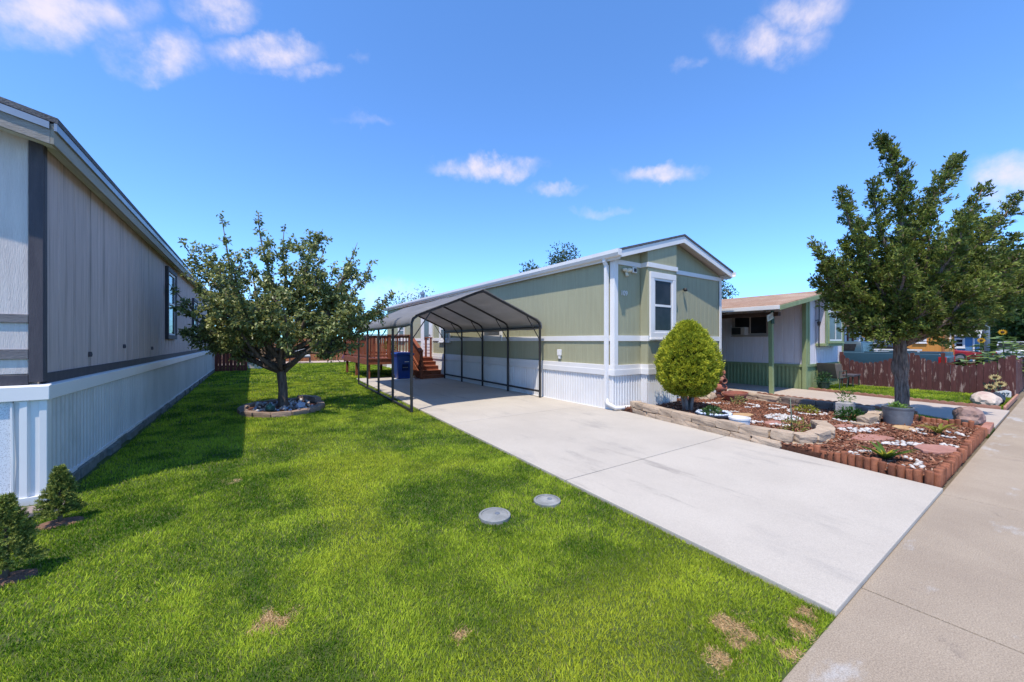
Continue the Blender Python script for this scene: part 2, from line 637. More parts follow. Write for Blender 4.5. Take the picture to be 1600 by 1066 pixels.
m = MB()
lawn_poly = [(-9, .70), (2.62, .70), (edge_x(15.9), 15.9), (6.42, 15.9), (6.42, 29.0), (-9, 29.0)]
m.prism([(x, y, -.055) for x, y in lawn_poly], (0, 0, .055))
m.build('lawn', SOIL, kind='structure')

drive = bpy.data.objects.new('driveway', None)
_link(drive, kind='structure')
BASE[drive] = Vector((0, 0, 0))


def right_x(y):
    if y > 5.15:
        return 6.42
    return 5.69 + (y - .72) * (6.42 - 5.69) / (5.15 - .72)


ys = [.713, 3.0, 6.2, 9.3, 12.4, 15.75]
for i in range(5):
    y0, y1 = ys[i] + .006, ys[i + 1] - .006
    e = [(edge_x(y0), y0), (right_x(y0) - .005, y0)]
    if y0 < 5.15 < y1:
        e.append((6.415, 5.15))
    e += [(right_x(y1) - .005, y1), (edge_x(y1), y1)]
    MB().prism([(x, y, -.05) for x, y in e], (0, 0, .085)).build('slab', CONC, drive, bevel=.006, seg=2)
MB().prism([(edge_x(.8) + .05, .8, -.055), (right_x(.8) - .06, .8, -.055), (6.3, 5.2, -.055), (6.3, 15.7, -.055), (edge_x(15.7) + .05, 15.7, -.055)], (0, 0, .067)).build('joint_filler', mat('joint_grime', (.10, .095, .085)), drive)

walk = bpy.data.objects.new('sidewalk', None)
_link(walk, kind='structure')
BASE[walk] = Vector((0, 0, 0))
xs = [-9.6 + 2.53 * i for i in range(24)]
for i in range(23):
    MB().box(xs[i] + .005, xs[i + 1] - .005, -.85, .717, -.05, .006).build('slab', CONC_S, walk, bevel=.006, seg=2)
MB().box(-9.5, 48, -.84, .70, -.055, -.006).build('joint_filler', bpy.data.materials['joint_grime'], walk)
MB().box(-9.6, 48.6, -1.02, -.855, -.2, .004).build('kerb', CONC_S, walk, bevel=.02)
MB().box(-60, 120, -9, -1.02, -.2, -.055 - .003).build('street', ASPHALT, kind='structure')

# the neighbouring drive, its grass and the strip between
pathpoly = [(10.55, .74), (11.15, 1.7), (11.28, 2.6), (11.6, 4.7), (11.65, 14), (13.96, 14), (13.92, 4.5), (13.5, 2.6), (13.34, 1.5), (13.3, .74)]
MB().prism([(x, y, -.05) for x, y in pathpoly], (0, 0, .075)).build('neighbour_path', CONC_N, kind='structure', bevel=.006)
strip = [(9.7, .74), (10.55, .74), (11.15, 1.7), (11.28, 2.6), (11.6, 4.7), (11.65, 14), (10.68, 14), (10.68, 5.1), (9.75, 4.9)]
MB().prism([(x, y, -.05) for x, y in strip], (0, 0, .052)).build('grass_strip_soil', SOIL, kind='structure')
nlawn = [(13.45, .82), (16.85, .82), (17.0, 4.58), (14.0, 4.58), (13.6, 2.6)]
MB().prism([(x, y, -.05) for x, y in nlawn], (0, 0, .054)).build('neighbour_lawn', SOIL, kind='structure')
MB().box(-8, 12, 29.0, 31.5, -.05, .02).build('gravel_border', GRAVEL, kind='structure')


# ------------------------------------------------------------------ home builders
def run(name, parent, p0, p1, nrm_, z0, z1, wt, prof, material, thick=.012):
    """row of equal panels sharing one mesh"""
    a, b = Vector((*p0, 0)), Vector((*p1, 0))
    L_ = (b - a).length
    n = max(1, round(L_ / wt))
    st = (b - a) / n
    me = ribbed((0, 0), (st.x * .997, st.y * .997), 0, z1 - z0, nrm_, prof, thick).mesh(name, material)
    for i in range(n):
        piece(name, me, parent, (a.x + st.x * i, a.y + st.y * i, z0))


def slab_roof(parent, prof, y0, y1, th, material, name='roof'):
    """gable roof sheet following prof [(x,z)...] (undersides), extruded along y"""
    pts = [(x, y0, z) for x, z in prof] + [(x, y0, z + th) for x, z in reversed(prof)]
    return MB().prism(pts, (0, y1 - y0, 0)).build(name, material, parent)


# ---- grey home on the left
lh = thing('manufactured_home', (-3.7, 15, 0), 'long weathered lilac grey manufactured home at the left edge, with white skirting', 'house')
X, Y0, Y1 = -1.57, 5.36, 25.0
MB().box(-5.84, X - .03, Y0 + .03, Y1, 1.0, 3.36).build('wall_core', LILAC, lh)
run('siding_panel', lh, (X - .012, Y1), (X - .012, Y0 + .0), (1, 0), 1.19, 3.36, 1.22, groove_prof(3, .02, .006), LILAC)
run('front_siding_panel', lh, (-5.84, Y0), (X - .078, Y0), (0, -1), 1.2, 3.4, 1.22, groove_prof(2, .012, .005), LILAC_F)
# corner board, dark trims
m = MB()
m.box(X - .078, X + .012, Y0 - .022, Y0 + .0, 1.12, 3.37)
m.box(X - .02, X + .014, Y0 + .001, Y0 + .06, 1.12, 3.37)
m.build('corner_board', DARKTRIM, lh, bevel=.003, seg=1)
MB().box(X - .02, X + .012, Y0 + .06, Y1, 1.10, 1.195).build('side_trim_board', DARKTRIM, lh)
for z0, z1, mt in ((1.10, 1.19, DARKTRIM), (1.335, 1.425, GREYTRIM), (1.665, 1.745, GREYTRIM)):
    MB().box(-5.84, X - .08, Y0 - .02, Y0 + .01, z0, z1).build('front_trim_board', mt, lh, bevel=.003, seg=1)
# skirting cap
m = MB()
m.prism([(X, Y0, 1.10), (X + .055, Y0, 1.085), (X + .06, Y0, .955), (X, Y0, .95)], (0, Y1 - Y0, 0))
m.build('skirting_cap', WHITE_V, lh, bevel=.004, seg=1)
m = MB()
m.prism([(-5.84, Y0, 1.10), (-5.84, Y0 - .055, 1.085), (-5.84, Y0 - .06, .955), (-5.84, Y0, .95)], (4.33, 0, 0))
m.build('skirting_cap', WHITE_V, lh, bevel=.004, seg=1)
SKIRT_SHADE = mat('shaded_vinyl_skirting', (.54, .52, .505), (.48, .465, .45), 1.5, .5, .03, 20, spec=.35, rnd=.05, c3=(.36, .36, .33), s3=1.8, f3=(.52, .8), st3=(2, 2, .6))  # darker copy of the white vinyl, side-wall shade put into the colour
run('skirting_panel', lh, (X + .02, Y1), (X + .02, Y0 + .02), (1, 0), .13, .952, .42, rib_prof(4, .014), SKIRT_SHADE)
MB().box(X - .02, X + .045, Y0 + .03, Y1, .10, .135).build('skirting_track', WHITE_V, lh)
m = MB()
for i in range(40):
    y = Y0 + .2 + i * .49
    a = .02 * math.sin(i * 2.7)
    m.box(X - .05, X + .07 + a, y, y + .485, -.05, .10 + .015 * math.sin(i * 1.9))
m.build('footing', FOUND, lh, bevel=.01)
# front skirting: wide ribs and perforated vent panels
run('skirting_panel', lh, (X - .165, Y0 - .02), (X - .0, Y0 - .02), (0, -1), .07, .952, .165, [(0, 0), (.18, 0), (.24, .022), (.52, .026), (.6, .0), (.93, .0), (.95, .014), (1, .014)], WHITE_V)
VENT = mat('perforated_vent', (.66, .67, .69), (.62, .63, .65), 2, .5)
_t = VENT.node_tree
vo = _t.nodes.new('ShaderNodeTexVoronoi')
vo.inputs['Scale'].default_value = 110
vr = _t.nodes.new('ShaderNodeMapRange')
vr.inputs['From Min'].default_value = .25
vr.inputs['From Max'].default_value = .4
vg = _t.nodes.new('ShaderNodeNewGeometry')
_t.links.new(vg.outputs['Position'], vo.inputs['Vector'])
_t.links.new(vo.outputs['Distance'], vr.inputs['Value'])
vm = _t.nodes.new('ShaderNodeMix')
vm.data_type = 'RGBA'
vm.inputs['A'].default_value = (.40, .40, .42, 1)
vm.inputs['B'].default_value = (.68, .69, .72, 1)
_t.links.new(vr.outputs[0], vm.inputs['Factor'])
_t.links.new(vm.outputs['Result'], _t.nodes['Principled BSDF'].inputs['Base Color'])
for k in range(3):
    x1 = X - .17 - k * .80
    run('vent_panel', lh, (x1 - .38, Y0 - .02), (x1, Y0 - .02), (0, -1), .07, .952, .38, [(0, 0), (.35, 0), (.4, .02), (.62, .02), (.67, 0), (1, 0)], VENT)
    run('skirting_panel', lh, (x1 - .80, Y0 - .02), (x1 - .38, Y0 - .02), (0, -1), .07, .952, .42, rib_prof(2, .03), WHITE_V)
MB().tube([(X - .168, Y0 - .035, .10), (X - .162, Y0 - .042, .42), (X - .172, Y0 - .035, .94)], .012, 6).build('skirting_trim', WHITE_V, lh)
MB().box(-5.84, X + .045, Y0 - .06, Y0 - .0, .0, .07).build('skirting_track', WHITE_V, lh)
MB().box(X - .01, X + .04, Y0 - .035, Y0 + .06, .07, .955).build('corner_trim', WHITE_V, lh, bevel=.004, seg=1)
# roof
ridge = -3.7
slab_roof(lh, [(-1.40, 3.46), (ridge, 4.02), (-6.0, 3.46)], 5.10, 25.3, .05, SHINGLE)
m = MB()
m.box(-1.45, -1.425, 5.11, 25.28, 3.27, 3.455)
m.build('fascia', FASCIA, lh, bevel=.003, seg=1)
MB().box(-1.424, -1.405, 5.10, 25.28, 3.39, 3.458).build('drip_edge', DRIP, lh)
for sx in (1, -1):
    x0 = ridge + sx * 2.25
    m = MB()
    m.prism([(x0, 5.11, 3.27), (x0, 5.11, 3.455), (ridge, 5.11, 4.005), (ridge, 5.11, 3.82)], (0, .028, 0))
    m.build('rake_board', mat('worn_rake_board', (.36, .32, .285), (.27, .235, .205), 6, .85, .8, 25, (1, 1, 6)), lh, bevel=.003, seg=1)
    m = MB()
    m.prism([(x0, 5.092, 3.40), (x0, 5.092, 3.462), (ridge, 5.092, 4.01), (ridge, 5.092, 3.95)], (0, .016, 0))
    m.build('drip_edge', DRIP, lh)
m = MB()
m.prism([(-1.45, 5.14, 3.30), (ridge, 5.14, 3.85), (ridge, 5.14, 3.87), (-1.45, 5.14, 3.32)], (0, .22, 0))
m.build('soffit', SOFFIT, lh)
MB().box(-1.57, -1.452, 5.36, 25.2, 3.33, 3.345).build('soffit', SOFFIT, lh)
MB().prism([(X - .15, Y0 + .02, 3.34), (-5.84, Y0 + .02, 3.34), (ridge, Y0 + .02, 3.88)], (0, 19.5, 0)).build('gable_wall', LILAC_F, lh)
for yc, zc, w, h in ((12.05, 2.37, 1.2, 1.66), (16.6, 2.2, 1.15, 1.4), (21.6, 2.3, 1.1, 1.2)):
    window(lh, (X, yc, zc), (0, 1, 0), (1, 0, 0), w, h, DARKTRIM, GLASS, .10, .05, 'h', .05, sill=False, smat=WHITE)
for y, z in ((6.62, 1.34), (8.1, 1.42), (10.05, 1.36)):
    MB().lathe((X + .0, y, z), [(.018, -.03), (.022, 0), (.016, .03)], 8).build('bolt', DARKTRIM, lh)

lh.location += Vector((-.055, .05, 0))

# ---- sage green home
gh = thing('manufactured_home', (8.5, 13, 0), 'sage green manufactured home with white trim and gable end beside the driveway', 'house')
GX0, GX1, GY0, GY1 = 6.33, 10.67, 5.45, 22.0
MB().box(GX0 + .03, GX1 - .03, GY0 + .03, GY1, .9, 3.27).build('wall_core', GREEN, gh)
G4 = groove_prof(6, .008, .003)
run('siding_panel', gh, (GX0 + .01, GY1), (GX0 + .01, GY0), (-1, 0), 1.6, 3.27, 1.22, G4, GREEN)
run('lower_siding_panel', gh, (GX0 + .01, GY1), (GX0 + .01, GY0), (-1, 0), .97, 1.515, 1.22, G4, GREEN)
BX0, BX1, BY = 7.20, 8.29, 5.25
for z0, z1, nm in ((1.6, 3.16, 'siding_panel'), (.97, 1.515, 'lower_siding_panel')):
    run(nm, gh, (GX0, GY0 + .01), (BX0, GY0 + .01), (0, -1), z0, z1, .8, G4, GREEN)
    run(nm, gh, (BX0 + .01, GY0), (BX0 + .01, BY), (-1, 0), z0, z1, .3, groove_prof(1, .01, .003), GREEN)
    run(nm, gh, (BX0, BY + .01), (BX1, BY + .01), (0, -1), z0, z1, 1.1, G4, GREEN)
    run(nm, gh, (BX1 - .01, BY), (BX1 - .01, GY0), (1, 0), z0, z1, .3, groove_prof(1, .01, .003), GREEN)
    run(nm, gh, (BX1, GY0 + .01), (GX1, GY0 + .01), (0, -1), z0, z1, 1.2, G4, GREEN)
MB().box(BX0 + .02, BX1 - .02, BY + .02, GY0 + .03, .9, 3.3).build('bump_out_core', GREEN, gh)
# gable
gz = lambda x: 3.30 + .62 * (1 - abs(x - 8.53) / 2.17)
MB().prism([(GX0, GY0 + .012, 3.2), (GX1, GY0 + .012, 3.2), (GX1, GY0 + .012, 3.28), (8.53, GY0 + .012, gz(8.53)), (GX0, GY0 + .012, 3.28)], (0, .03, 0)).build('gable_wall', GREEN, gh)
MB().prism([(BX0, BY + .01, 3.22), (BX1, BY + .01, 3.22), (BX1, BY + .01, gz(BX1) - .02), (BX0, BY + .01, gz(BX0) - .02)], (0, GY0 - BY, 0)).build('bump_out_gable', GREEN, gh)
MB().prism([(GX0 + .05, GY1 - .04, 3.2), (GX1 - .05, GY1 - .04, 3.2), (8.53, GY1 - .04, 3.9)], (0, .03, 0)).build('rear_gable_wall', GREEN, gh)


def band(z0, z1, out, name, material=WHITE, side=True):
    """trim that follows the street face and its bump-out"""
    o_ = out
    if side:
        MB().box(GX0 - o_, GX0 + .02, GY0 + .105, GY1, z0, z1).build(name, material, gh, bevel=.003, seg=1)
    m_ = MB()
    if z1 < 1:
        MB().box(GX0 - o_, GX0 + .105, GY0 - o_, GY0 + .104, z0, z1).build('trim_corner', material, gh)
    m_.box(GX0 + .105, BX0 - o_, GY0 - o_, GY0 + .02, z0, z1)
    m_.box(BX0 - o_, BX0 + .01, BY - o_, GY0 + .02, z0, z1)
    m_.box(BX0 + .01, BX1 - .01, BY - o_, BY + .02, z0, z1)
    m_.box(BX1 - .01, BX1 + o_, BY - o_, GY0 + .02, z0, z1)
    m_.box(BX1 + o_, GX1 - .085, GY0 - o_, GY0 + .02, z0, z1)
    m_.build(name, material, gh)


band(1.5, 1.62, .018, 'belt_trim')
band(3.14, 3.24, .018, 'frieze_trim', side=False)
band(.88, .985, .030, 'base_trim')
band(.765, .885, .042, 'skirting_cap', WHITE_V)
for (a, b, n, w) in (((GX0 + .0, GY1), (GX0 + .0, GY0), (-1, 0), .42), ((GX0, GY0), (BX0, GY0), (0, -1), .39), ((BX0, GY0), (BX0, BY), (-1, 0), .26),
                     ((BX0, BY), (BX1, BY), (0, -1), .36), ((BX1, BY), (BX1, GY0), (1, 0), .26), ((BX1, GY0), (GX1, GY0), (0, -1), .4)):
    run('skirting_panel', gh, a, b, n, .03, .768, w, rib_prof(5 if w > .3 else 3, .013), WHITE_V)
MB().box(GX0 - .03, GX0 + .02, GY0, GY1, -.02, .04).build('skirting_track', WHITE_V, gh)
MB().box(GX0 - .03, BX0, GY0 - .03, GY0 + .02, -.02, .04).build('skirting_track', WHITE_V, gh)
m = MB()
m.box(GX0 - .022, GX0 + .10, GY0 - .022, GY0 - .002, .985, 3.24)
m.box(GX0 - .022, GX0 - .002, GY0 - .001, GY0 + .10, .985, 3.27)
m.build('corner_board', WHITE, gh, bevel=.003, seg=1)
m = MB()
m.box(GX1 - .085, GX1 + .022, GY0 - .022, GY0 - .002, .985, 3.24)
m.box(GX1 + .002, GX1 + .022, GY0 - .001, GY0 + .10, .985, 3.27)
m.build('corner_board', WHITE, gh, bevel=.003, seg=1)
# roof, rake boards, gutter
slab_roof(gh, [(6.215, 3.36), (8.53, 4.01), (10.845, 3.36)], 5.19, 22.2, .045, SHINGLE)
for sx in (-1, 1):
    xe = 8.53 + sx * 2.29
    m = MB()
    m.prism([(xe, 5.205, 3.22), (xe, 5.205, 3.362), (8.53, 5.205, 4.005), (8.53, 5.205, 3.85)], (0, .03, 0))
    m.build('rake_board', WHITE, gh, bevel=.003, seg=1)
    m = MB()
    m.prism([(xe, 5.236, 3.30), (8.53, 5.236, 3.94), (8.53, 5.236, 3.955), (xe, 5.236, 3.315)], (0, 17, 0))
    m.build('soffit', SOFFIT, gh)
    MB().box(min(xe, xe - sx * .03), max(xe, xe - sx * .03), 5.236, 22.18, 3.20, 3.352).build('fascia', WHITE, gh)
MB().box(6.27, GX0, 5.45, 22.1, 3.235, 3.25).build('eave_soffit', SOFFIT, gh)
m = MB()
m.prism([(6.237, 5.17, 3.24), (6.155, 5.17, 3.25), (6.120, 5.17, 3.31), (6.120, 5.17, 3.385), (6.135, 5.17, 3.385), (6.135, 5.17, 3.315), (6.163, 5.17, 3.262), (6.237, 5.17, 3.252)], (0, 17.1, 0))
m.box(6.125, 6.235, 5.168, 5.176, 3.255, 3.38)
m.build('gutter', WHITE, gh)
m = MB()
m.prism([(10.823, 5.17, 3.24), (10.905, 5.17, 3.25), (10.940, 5.17, 3.31), (10.940, 5.17, 3.385), (10.925, 5.17, 3.385), (10.925, 5.17, 3.315), (10.897, 5.17, 3.262), (10.823, 5.17, 3.252)], (0, 17.1, 0))
m.build('gutter', WHITE, gh)
dsx, dsy = 6.255, 5.60
m = MB()
m.bar((6.19, dsy, 3.26), (6.195, dsy, 3.18), .07, .06)
m.bar((6.195, dsy, 3.19), (dsx, dsy, 3.10), .07, .06)
m.bar((dsx, dsy, 3.12), (dsx, dsy, .22), .085, .065, (0, 1, 0))
m.build('downspout', WHITE, gh, bevel=.006)
m = MB()
m.tube([(dsx, dsy, .26), (dsx, dsy - .03, .17), (dsx + .02, dsy - .22, .10), (6.50, 5.345, .085), (6.9, 5.335, .08), (7.13, 5.33, .08)], .043, 8)
m.build('drain_extension', WHITE, gh, smooth=True)
# windows and door
window(gh, (7.735, BY, 2.30), (1, 0, 0), (0, -1, 0), .96, 1.48, WHITE, GLASS, .13, .05, 'h', .035)
for yc, zc, w, h in ((14.05, 1.98, 1.0, 1.02), (10.45, 1.98, 1.25, .9), (19.4, 2.05, 1.0, 1.05)):
    window(gh, (GX0, yc, zc), (0, 1, 0), (-1, 0, 0), w, h, WHITE, GLASS_G, .10, .045, 'h', .04)
d = MB().box(GX0 - .045, GX0 + .02, 15.32, 16.45, .84, 2.80).build('door', WHITE, gh, bevel=.004, seg=1)
m = MB()
m.box(GX0 - .052, GX0 - .044, 15.62, 16.15, 1.55, 2.52)
m.build('door_pane', GLASS_G, d)
for k in range(4):
    MB().box(GX0 - .058, GX0 - .044, 15.5, 16.27, .98 + k * .13, 1.06 + k * .13).build('door_panel', WHITE, d, bevel=.004, seg=1)
for y in (15.25, 16.45):
    MB().box(GX0 - .06, GX0 + .02, y, y + .08, .84, 2.88).build('door_casing', WHITE, d)
MB().lathe((GX0 - .08, 15.45, 1.75), [(.0, -.03), (.03, -.02), (.03, .02), (0, .03)], 8).build('door_handle', BLACKM, d)
# flood light, vent, house number, camera, outlet, hose bib, roof pipes
CREAM = mat('cream_plastic', (.66, .60, .45), (.58, .52, .40), 8, .5)
fl = MB()
fl.ico((6.60, 5.39, 3.03), .052, 2, (1.25, 1, .8), 0)
fl.ico((6.74, 5.38, 3.03), .058, 2, (1.3, 1, .85), 0)
fl.tube([(6.66, 5.44, 3.0), (6.66, 5.36, 3.01)], .03, 8)
fl.tube([(6.665, 5.42, 2.99), (6.67, 5.38, 2.90)], [.03, .035], 8)
fl.build('flood_light', CREAM, gh, smooth=True)
m = MB()
m.box(6.89, 7.02, 5.40, 5.44, 3.0, 3.12)
v_ = m.build('wall_vent', WHITE, gh, bevel=.005, seg=1)
MB().box(6.915, 6.995, 5.392, 5.402, 3.022, 3.098).build('vent_opening', BLACKM, v_)
tm = text_mesh('109', .15, WHITE)
piece('house_number', tm, gh, (6.63, 5.435, 2.53), (rad(90), 0, 0))
m = MB()
m.lathe((8.86, 5.38, 2.76), [(.0, .05), (.035, .04), (.05, .0), (.035, -.03), (0, -.035)], 12)
m.tube([(8.86, 5.44, 2.79), (8.86, 5.36, 2.80)], .018, 6)
m.build('security_camera', BLACKM, gh, smooth=True)
m = MB().box(GX0 - .06, GX0, 7.1, 7.22, 1.14, 1.29)
m.box(GX0 - .05, GX0, 7.13, 7.19, 1.06, 1.14)
m.build('outlet_box', WHITE, gh, bevel=.01)
for x, y, h in ((7.6, 19.8, .28),):
    zb = 3.36 + .65 * (1 - abs(x - 8.53) / 2.445)
    MB().lathe((x, y, zb - .03), [(.09, 0), (.09, h), (.14, h), (.14, h + .12), (.04, h + .16)], 12).build('roof_vent_pipe', DRIP, gh, smooth='auto')

# ---- white home with green trim to the right
NWHITE = mat('chalky_white_siding', (.66, .62, .64), (.60, .56, .58), 2, .8, .4, 30, (9, 9, .7), rnd=.03, c3=(.5, .46, .46), s3=1.5, f3=(.55, .85), st3=(4, 4, .4))
NGREEN = mat('faded_green_paint', (.255, .31, .155), (.215, .265, .13), 3, .75, .3, 30, rnd=.03, c3=(.37, .40, .27), s3=2.2, f3=(.55, .8), st3=(3, 3, .5))
nh = thing('manufactured_home', (15.7, 12, 0), 'white manufactured home with green trim, brown shingle roof and covered porch', 'house')
NX0, NX1, NY0, NY1 = 14.0, 17.4, 4.6, 20.0
MB().box(NX0 + .03, NX1 - .03, NY0 + .03, NY1, .6, 2.75).build('wall_core', NWHITE, nh)
run('siding_panel', nh, (NX0 + .01, NY1), (NX0 + .01, NY0), (-1, 0), .76, 2.8, 1.22, groove_prof(4, .012, .006), NWHITE)
run('front_siding_panel', nh, (NX0, NY0 + .01), (NX1, NY0 + .01), (0, -1), .76, 2.8, 1.13, groove_prof(8, .04, .008), NWHITE)
run('skirting_panel', nh, (NX0, NY1), (NX0, NY0), (-1, 0), .0, .72, .9, groove_prof(8, .05, .010), NGREEN, .03)
run('skirting_panel', nh, (NX0, NY0), (NX1, NY0), (0, -1), .0, .72, .85, groove_prof(8, .05, .010), NGREEN, .03)
MB().box(NX0 - .03, NX0 + .02, NY0 + .06, NY1, .70, .775).build('skirting_cap', NGREEN, nh)
MB().box(NX0 - .03, NX1, NY0 - .03, NY0 + .02, .70, .775).build('skirting_cap', NGREEN, nh)
MB().box(NX0 - .05, NX0 + .075, NY0 - .05, NY0 + .06, -.02, 2.85).build('corner_post', NGREEN, nh, bevel=.006, seg=1)
MB().box(NX0 + .20, NX0 + .33, NY0 - .028, NY0 - .0, .775, 2.86).build('trim_board', NGREEN, nh, bevel=.004, seg=1)
MB().box(NX1 - .03, NX1 + .02, NY0 - .028, NY0 + .0, .775, 2.75).build('trim_board', NGREEN, nh)
nz = lambda x: 2.40 + (x - 11.4) * (3.16 - 2.40) / (15.9 - 11.4) if x < 15.9 else 3.16 - (x - 15.9) * .2
MB().prism([(NX0, NY0 + .012, 2.74), (NX1, NY0 + .012, 2.74), (NX1, NY0 + .012, nz(NX1) - .03), (15.9, NY0 + .012, 3.12), (NX0, NY0 + .012, nz(NX0) - .03)], (0, .03, 0)).build('gable_wall', NWHITE, nh)
slab_roof(nh, [(11.4, 2.40), (15.9, 3.16), (17.75, 2.80)], 4.3, 20.2, .05, SHINGLE_B)
for xa, xb in ((11.4, 15.9), (15.9, 17.75)):
    MB().prism([(xa, 4.28, nz(xa) - .09), (xa, 4.28, nz(xa) + .03), (xb, 4.28, nz(xb) + .03), (xb, 4.28, nz(xb) - .09)], (0, .035, 0)).build('rake_board', NGREEN, nh, bevel=.003, seg=1)
MB().box(11.33, 11.41, 4.29, 20.2, 2.33, 2.44).build('gutter', WHITE, nh, bevel=.01)
PORCHWOOD = mat('dark_porch_rafters', (.09, .045, .03), (.06, .03, .02), 4, .8)
MB().box(11.85, 12.0, 4.5, 20, 2.19, 2.30).build('porch_beam', PORCHWOOD, nh)
for i in range(14):
    y = 4.65 + i * 1.1
    MB().obox((11.45, y, nz(11.45) - .11), (2.5, 0, nz(13.95) - nz(11.45)), (0, .05, 0), (0, 0, .10)).build('rafter', PORCHWOOD, nh)
for y in (4.72, 9.5, 14.3):
    MB().obox((11.95, y - .05, -.0), (.10, 0, 0), (0, .10, 0), (-.06, 0, 2.2)).build('porch_post', NGREEN, nh, bevel=.006, seg=1)
MB().box(11.80, 11.98, 4.64, 4.665, 1.98, 2.34).build('post_bracket', mat('dark_green_bracket', (.03, .07, .04)), nh)
# bay box with sliding window
bx0, bx1, by = 14.88, 16.5, 4.34
MB().box(bx0 + .02, bx1 - .02, by + .012, NY0 + .0, 1.42, 2.84).build('bay_box', NWHITE, nh)
MB().box(bx0 - .01, bx1 + .01, by - .012, NY0, 1.34, 1.425).build('bay_base', NGREEN, nh, bevel=.004, seg=1)
MB().box(bx0 - .005, bx0 + .16, by - .014, by + .014, 1.427, 2.84).build('bay_trim', NGREEN, nh)
MB().box(bx1 - .05, bx1 + .005, by - .014, by + .014, 1.427, 2.84).build('bay_trim', NGREEN, nh)
window(nh, ((bx0 + .16 + bx1 - .05) / 2, by + .005, 1.93), (1, 0, 0), (0, -1, 0), 1.30, .95, NGREEN, GLASS_G, .05, .05, 'v', .03, smat=WHITE)
m = MB().tube([(14.84, 4.50, 1.3), (14.84, 4.50, 2.86)], .014, 6)
m.lathe((14.72, 4.47, 2.05), [(.03, -.07), (.055, .05), (.03, .07), (.015, .1)], 8)
m.tube([(14.72, 4.56, 2.14), (14.72, 4.47, 2.17)], .012, 6)
m.build('porch_lantern', BLACKM, nh)
# porch window with the air conditioner
window(nh, (NX0 - .004, 6.15, 2.05), (0, 1, 0), (-1, 0, 0), 1.15, .74, mat('tan_window_frame', (.38, .33, .29)), GLASS, .045, .035, 'v', .04)
ac = thing('air_conditioner', (13.85, 6.42, 1.72), 'window air conditioner under the porch roof of the white home', 'air conditioner')
MB().box(13.72, 14.0, 6.20, 6.64, 1.70, 1.97).build('casing', mat('beige_appliance', (.42, .38, .34)), ac, bevel=.01)
gr = MB().box(13.712, 13.722, 6.33, 6.62, 1.72, 1.95).build('grille', BLACKM, ac)
for k in range(7):
    MB().box(13.704, 13.712, 6.34, 6.61, 1.735 + k * .03, 1.745 + k * .03).build('slat', BLACKM, gr)
# small sign hung on the porch post
sg = thing('hanging_sign', (11.86, 4.62, 2.05), 'small cream sign tilted on the green porch post', 'sign')
MB().obox((11.48, 4.60, 2.02), (.34, 0, .10), (0, .02, 0), (-.03, 0, .17)).build('board', CREAM, sg, bevel=.005, seg=1)
MB().obox((11.52, 4.594, 2.07), (.26, 0, .076), (0, .008, 0), (-.016, 0, .09)).build('faded_panel', mat('faded_lettering_panel', (.36, .31, .24), (.55, .49, .38), 30, .8), sg)
# ------------------------------------------------------------------ carport
TARP = mat('grey_canopy_tarp', (.40, .39, .39), (.34, .335, .335), 1.6, .55, .5, 6, (2, .6, 2), transl=.55, c3=(.52, .50, .48), s3=1.3, f3=(.55, .8), st3=(1.6, .5, 1.6))
cp = thing('carport', (4.5, 10.8, 0), 'open carport with black tube frame and grey tarp canopy over the driveway', 'carport')
PY = [7.75 + 1.53 * i for i in range(5)]


def cpx(y, s):                              # s 0 left row, 1 right row, between across the span
    xl = 2.74 + .047 * (y - 7.75)
    xr = 6.15 + .014 * (y - 7.75)
    return xl + (xr - xl) * s


def arch(y, dz=0.0, dx=0.0):
    """centre line of one bent rafter, left foot of the bend to right"""
    pts = [(cpx(y, 0) - dx, y, 1.80), (cpx(y, 0) - dx, y, 1.88 + dz), (cpx(y, 0) + .04 - dx * .7, y, 1.97 + dz), (cpx(y, 0) + .13, y, 2.035 + dz)]
    pts += [(cpx(y, .5), y, 2.67 + dz)]
    pts += [(cpx(y, 1) - .13, y, 2.035 + dz), (cpx(y, 1) - .04 + dx * .7, y, 1.97 + dz), (cpx(y, 1) + dx, y, 1.88 + dz), (cpx(y, 1) + dx, y, 1.80)]
    return pts


for i, y in enumerate(PY):
    for s in (0, 1):
        x = cpx(y, s)
        zb = .0 if s == 0 else .035
        MB().bar((x, y, zb), (x, y, 1.81), .050, .050, (0, 1, 0)).build('post', BLACKM, cp, bevel=.006, seg=1)
        sx = 1 if s == 0 else -1
        MB().tube([(x, y, 1.52), (x + sx * .42, y, 2.125)], .013, 6).build('brace', BLACKM, cp)
    MB().tube(arch(y), .028, 6).build('rafter', BLACKM, cp)
for s in (0, 1):
    zb = .05 if s == 0 else .20
    MB().bar((cpx(PY[0], s), PY[0], zb), (cpx(PY[4], s), PY[4], zb), .045, .045).build('base_rail', BLACKM, cp)
    MB().bar((cpx(PY[0], s), PY[0], 1.86), (cpx(PY[4], s), PY[4], 1.86), .04, .04).build('eave_rail', BLACKM, cp)
MB().bar((cpx(PY[0], .5), PY[0], 2.655), (cpx(PY[4], .5), PY[4], 2.655), .045, .045).build('ridge_pole', BLACKM, cp)
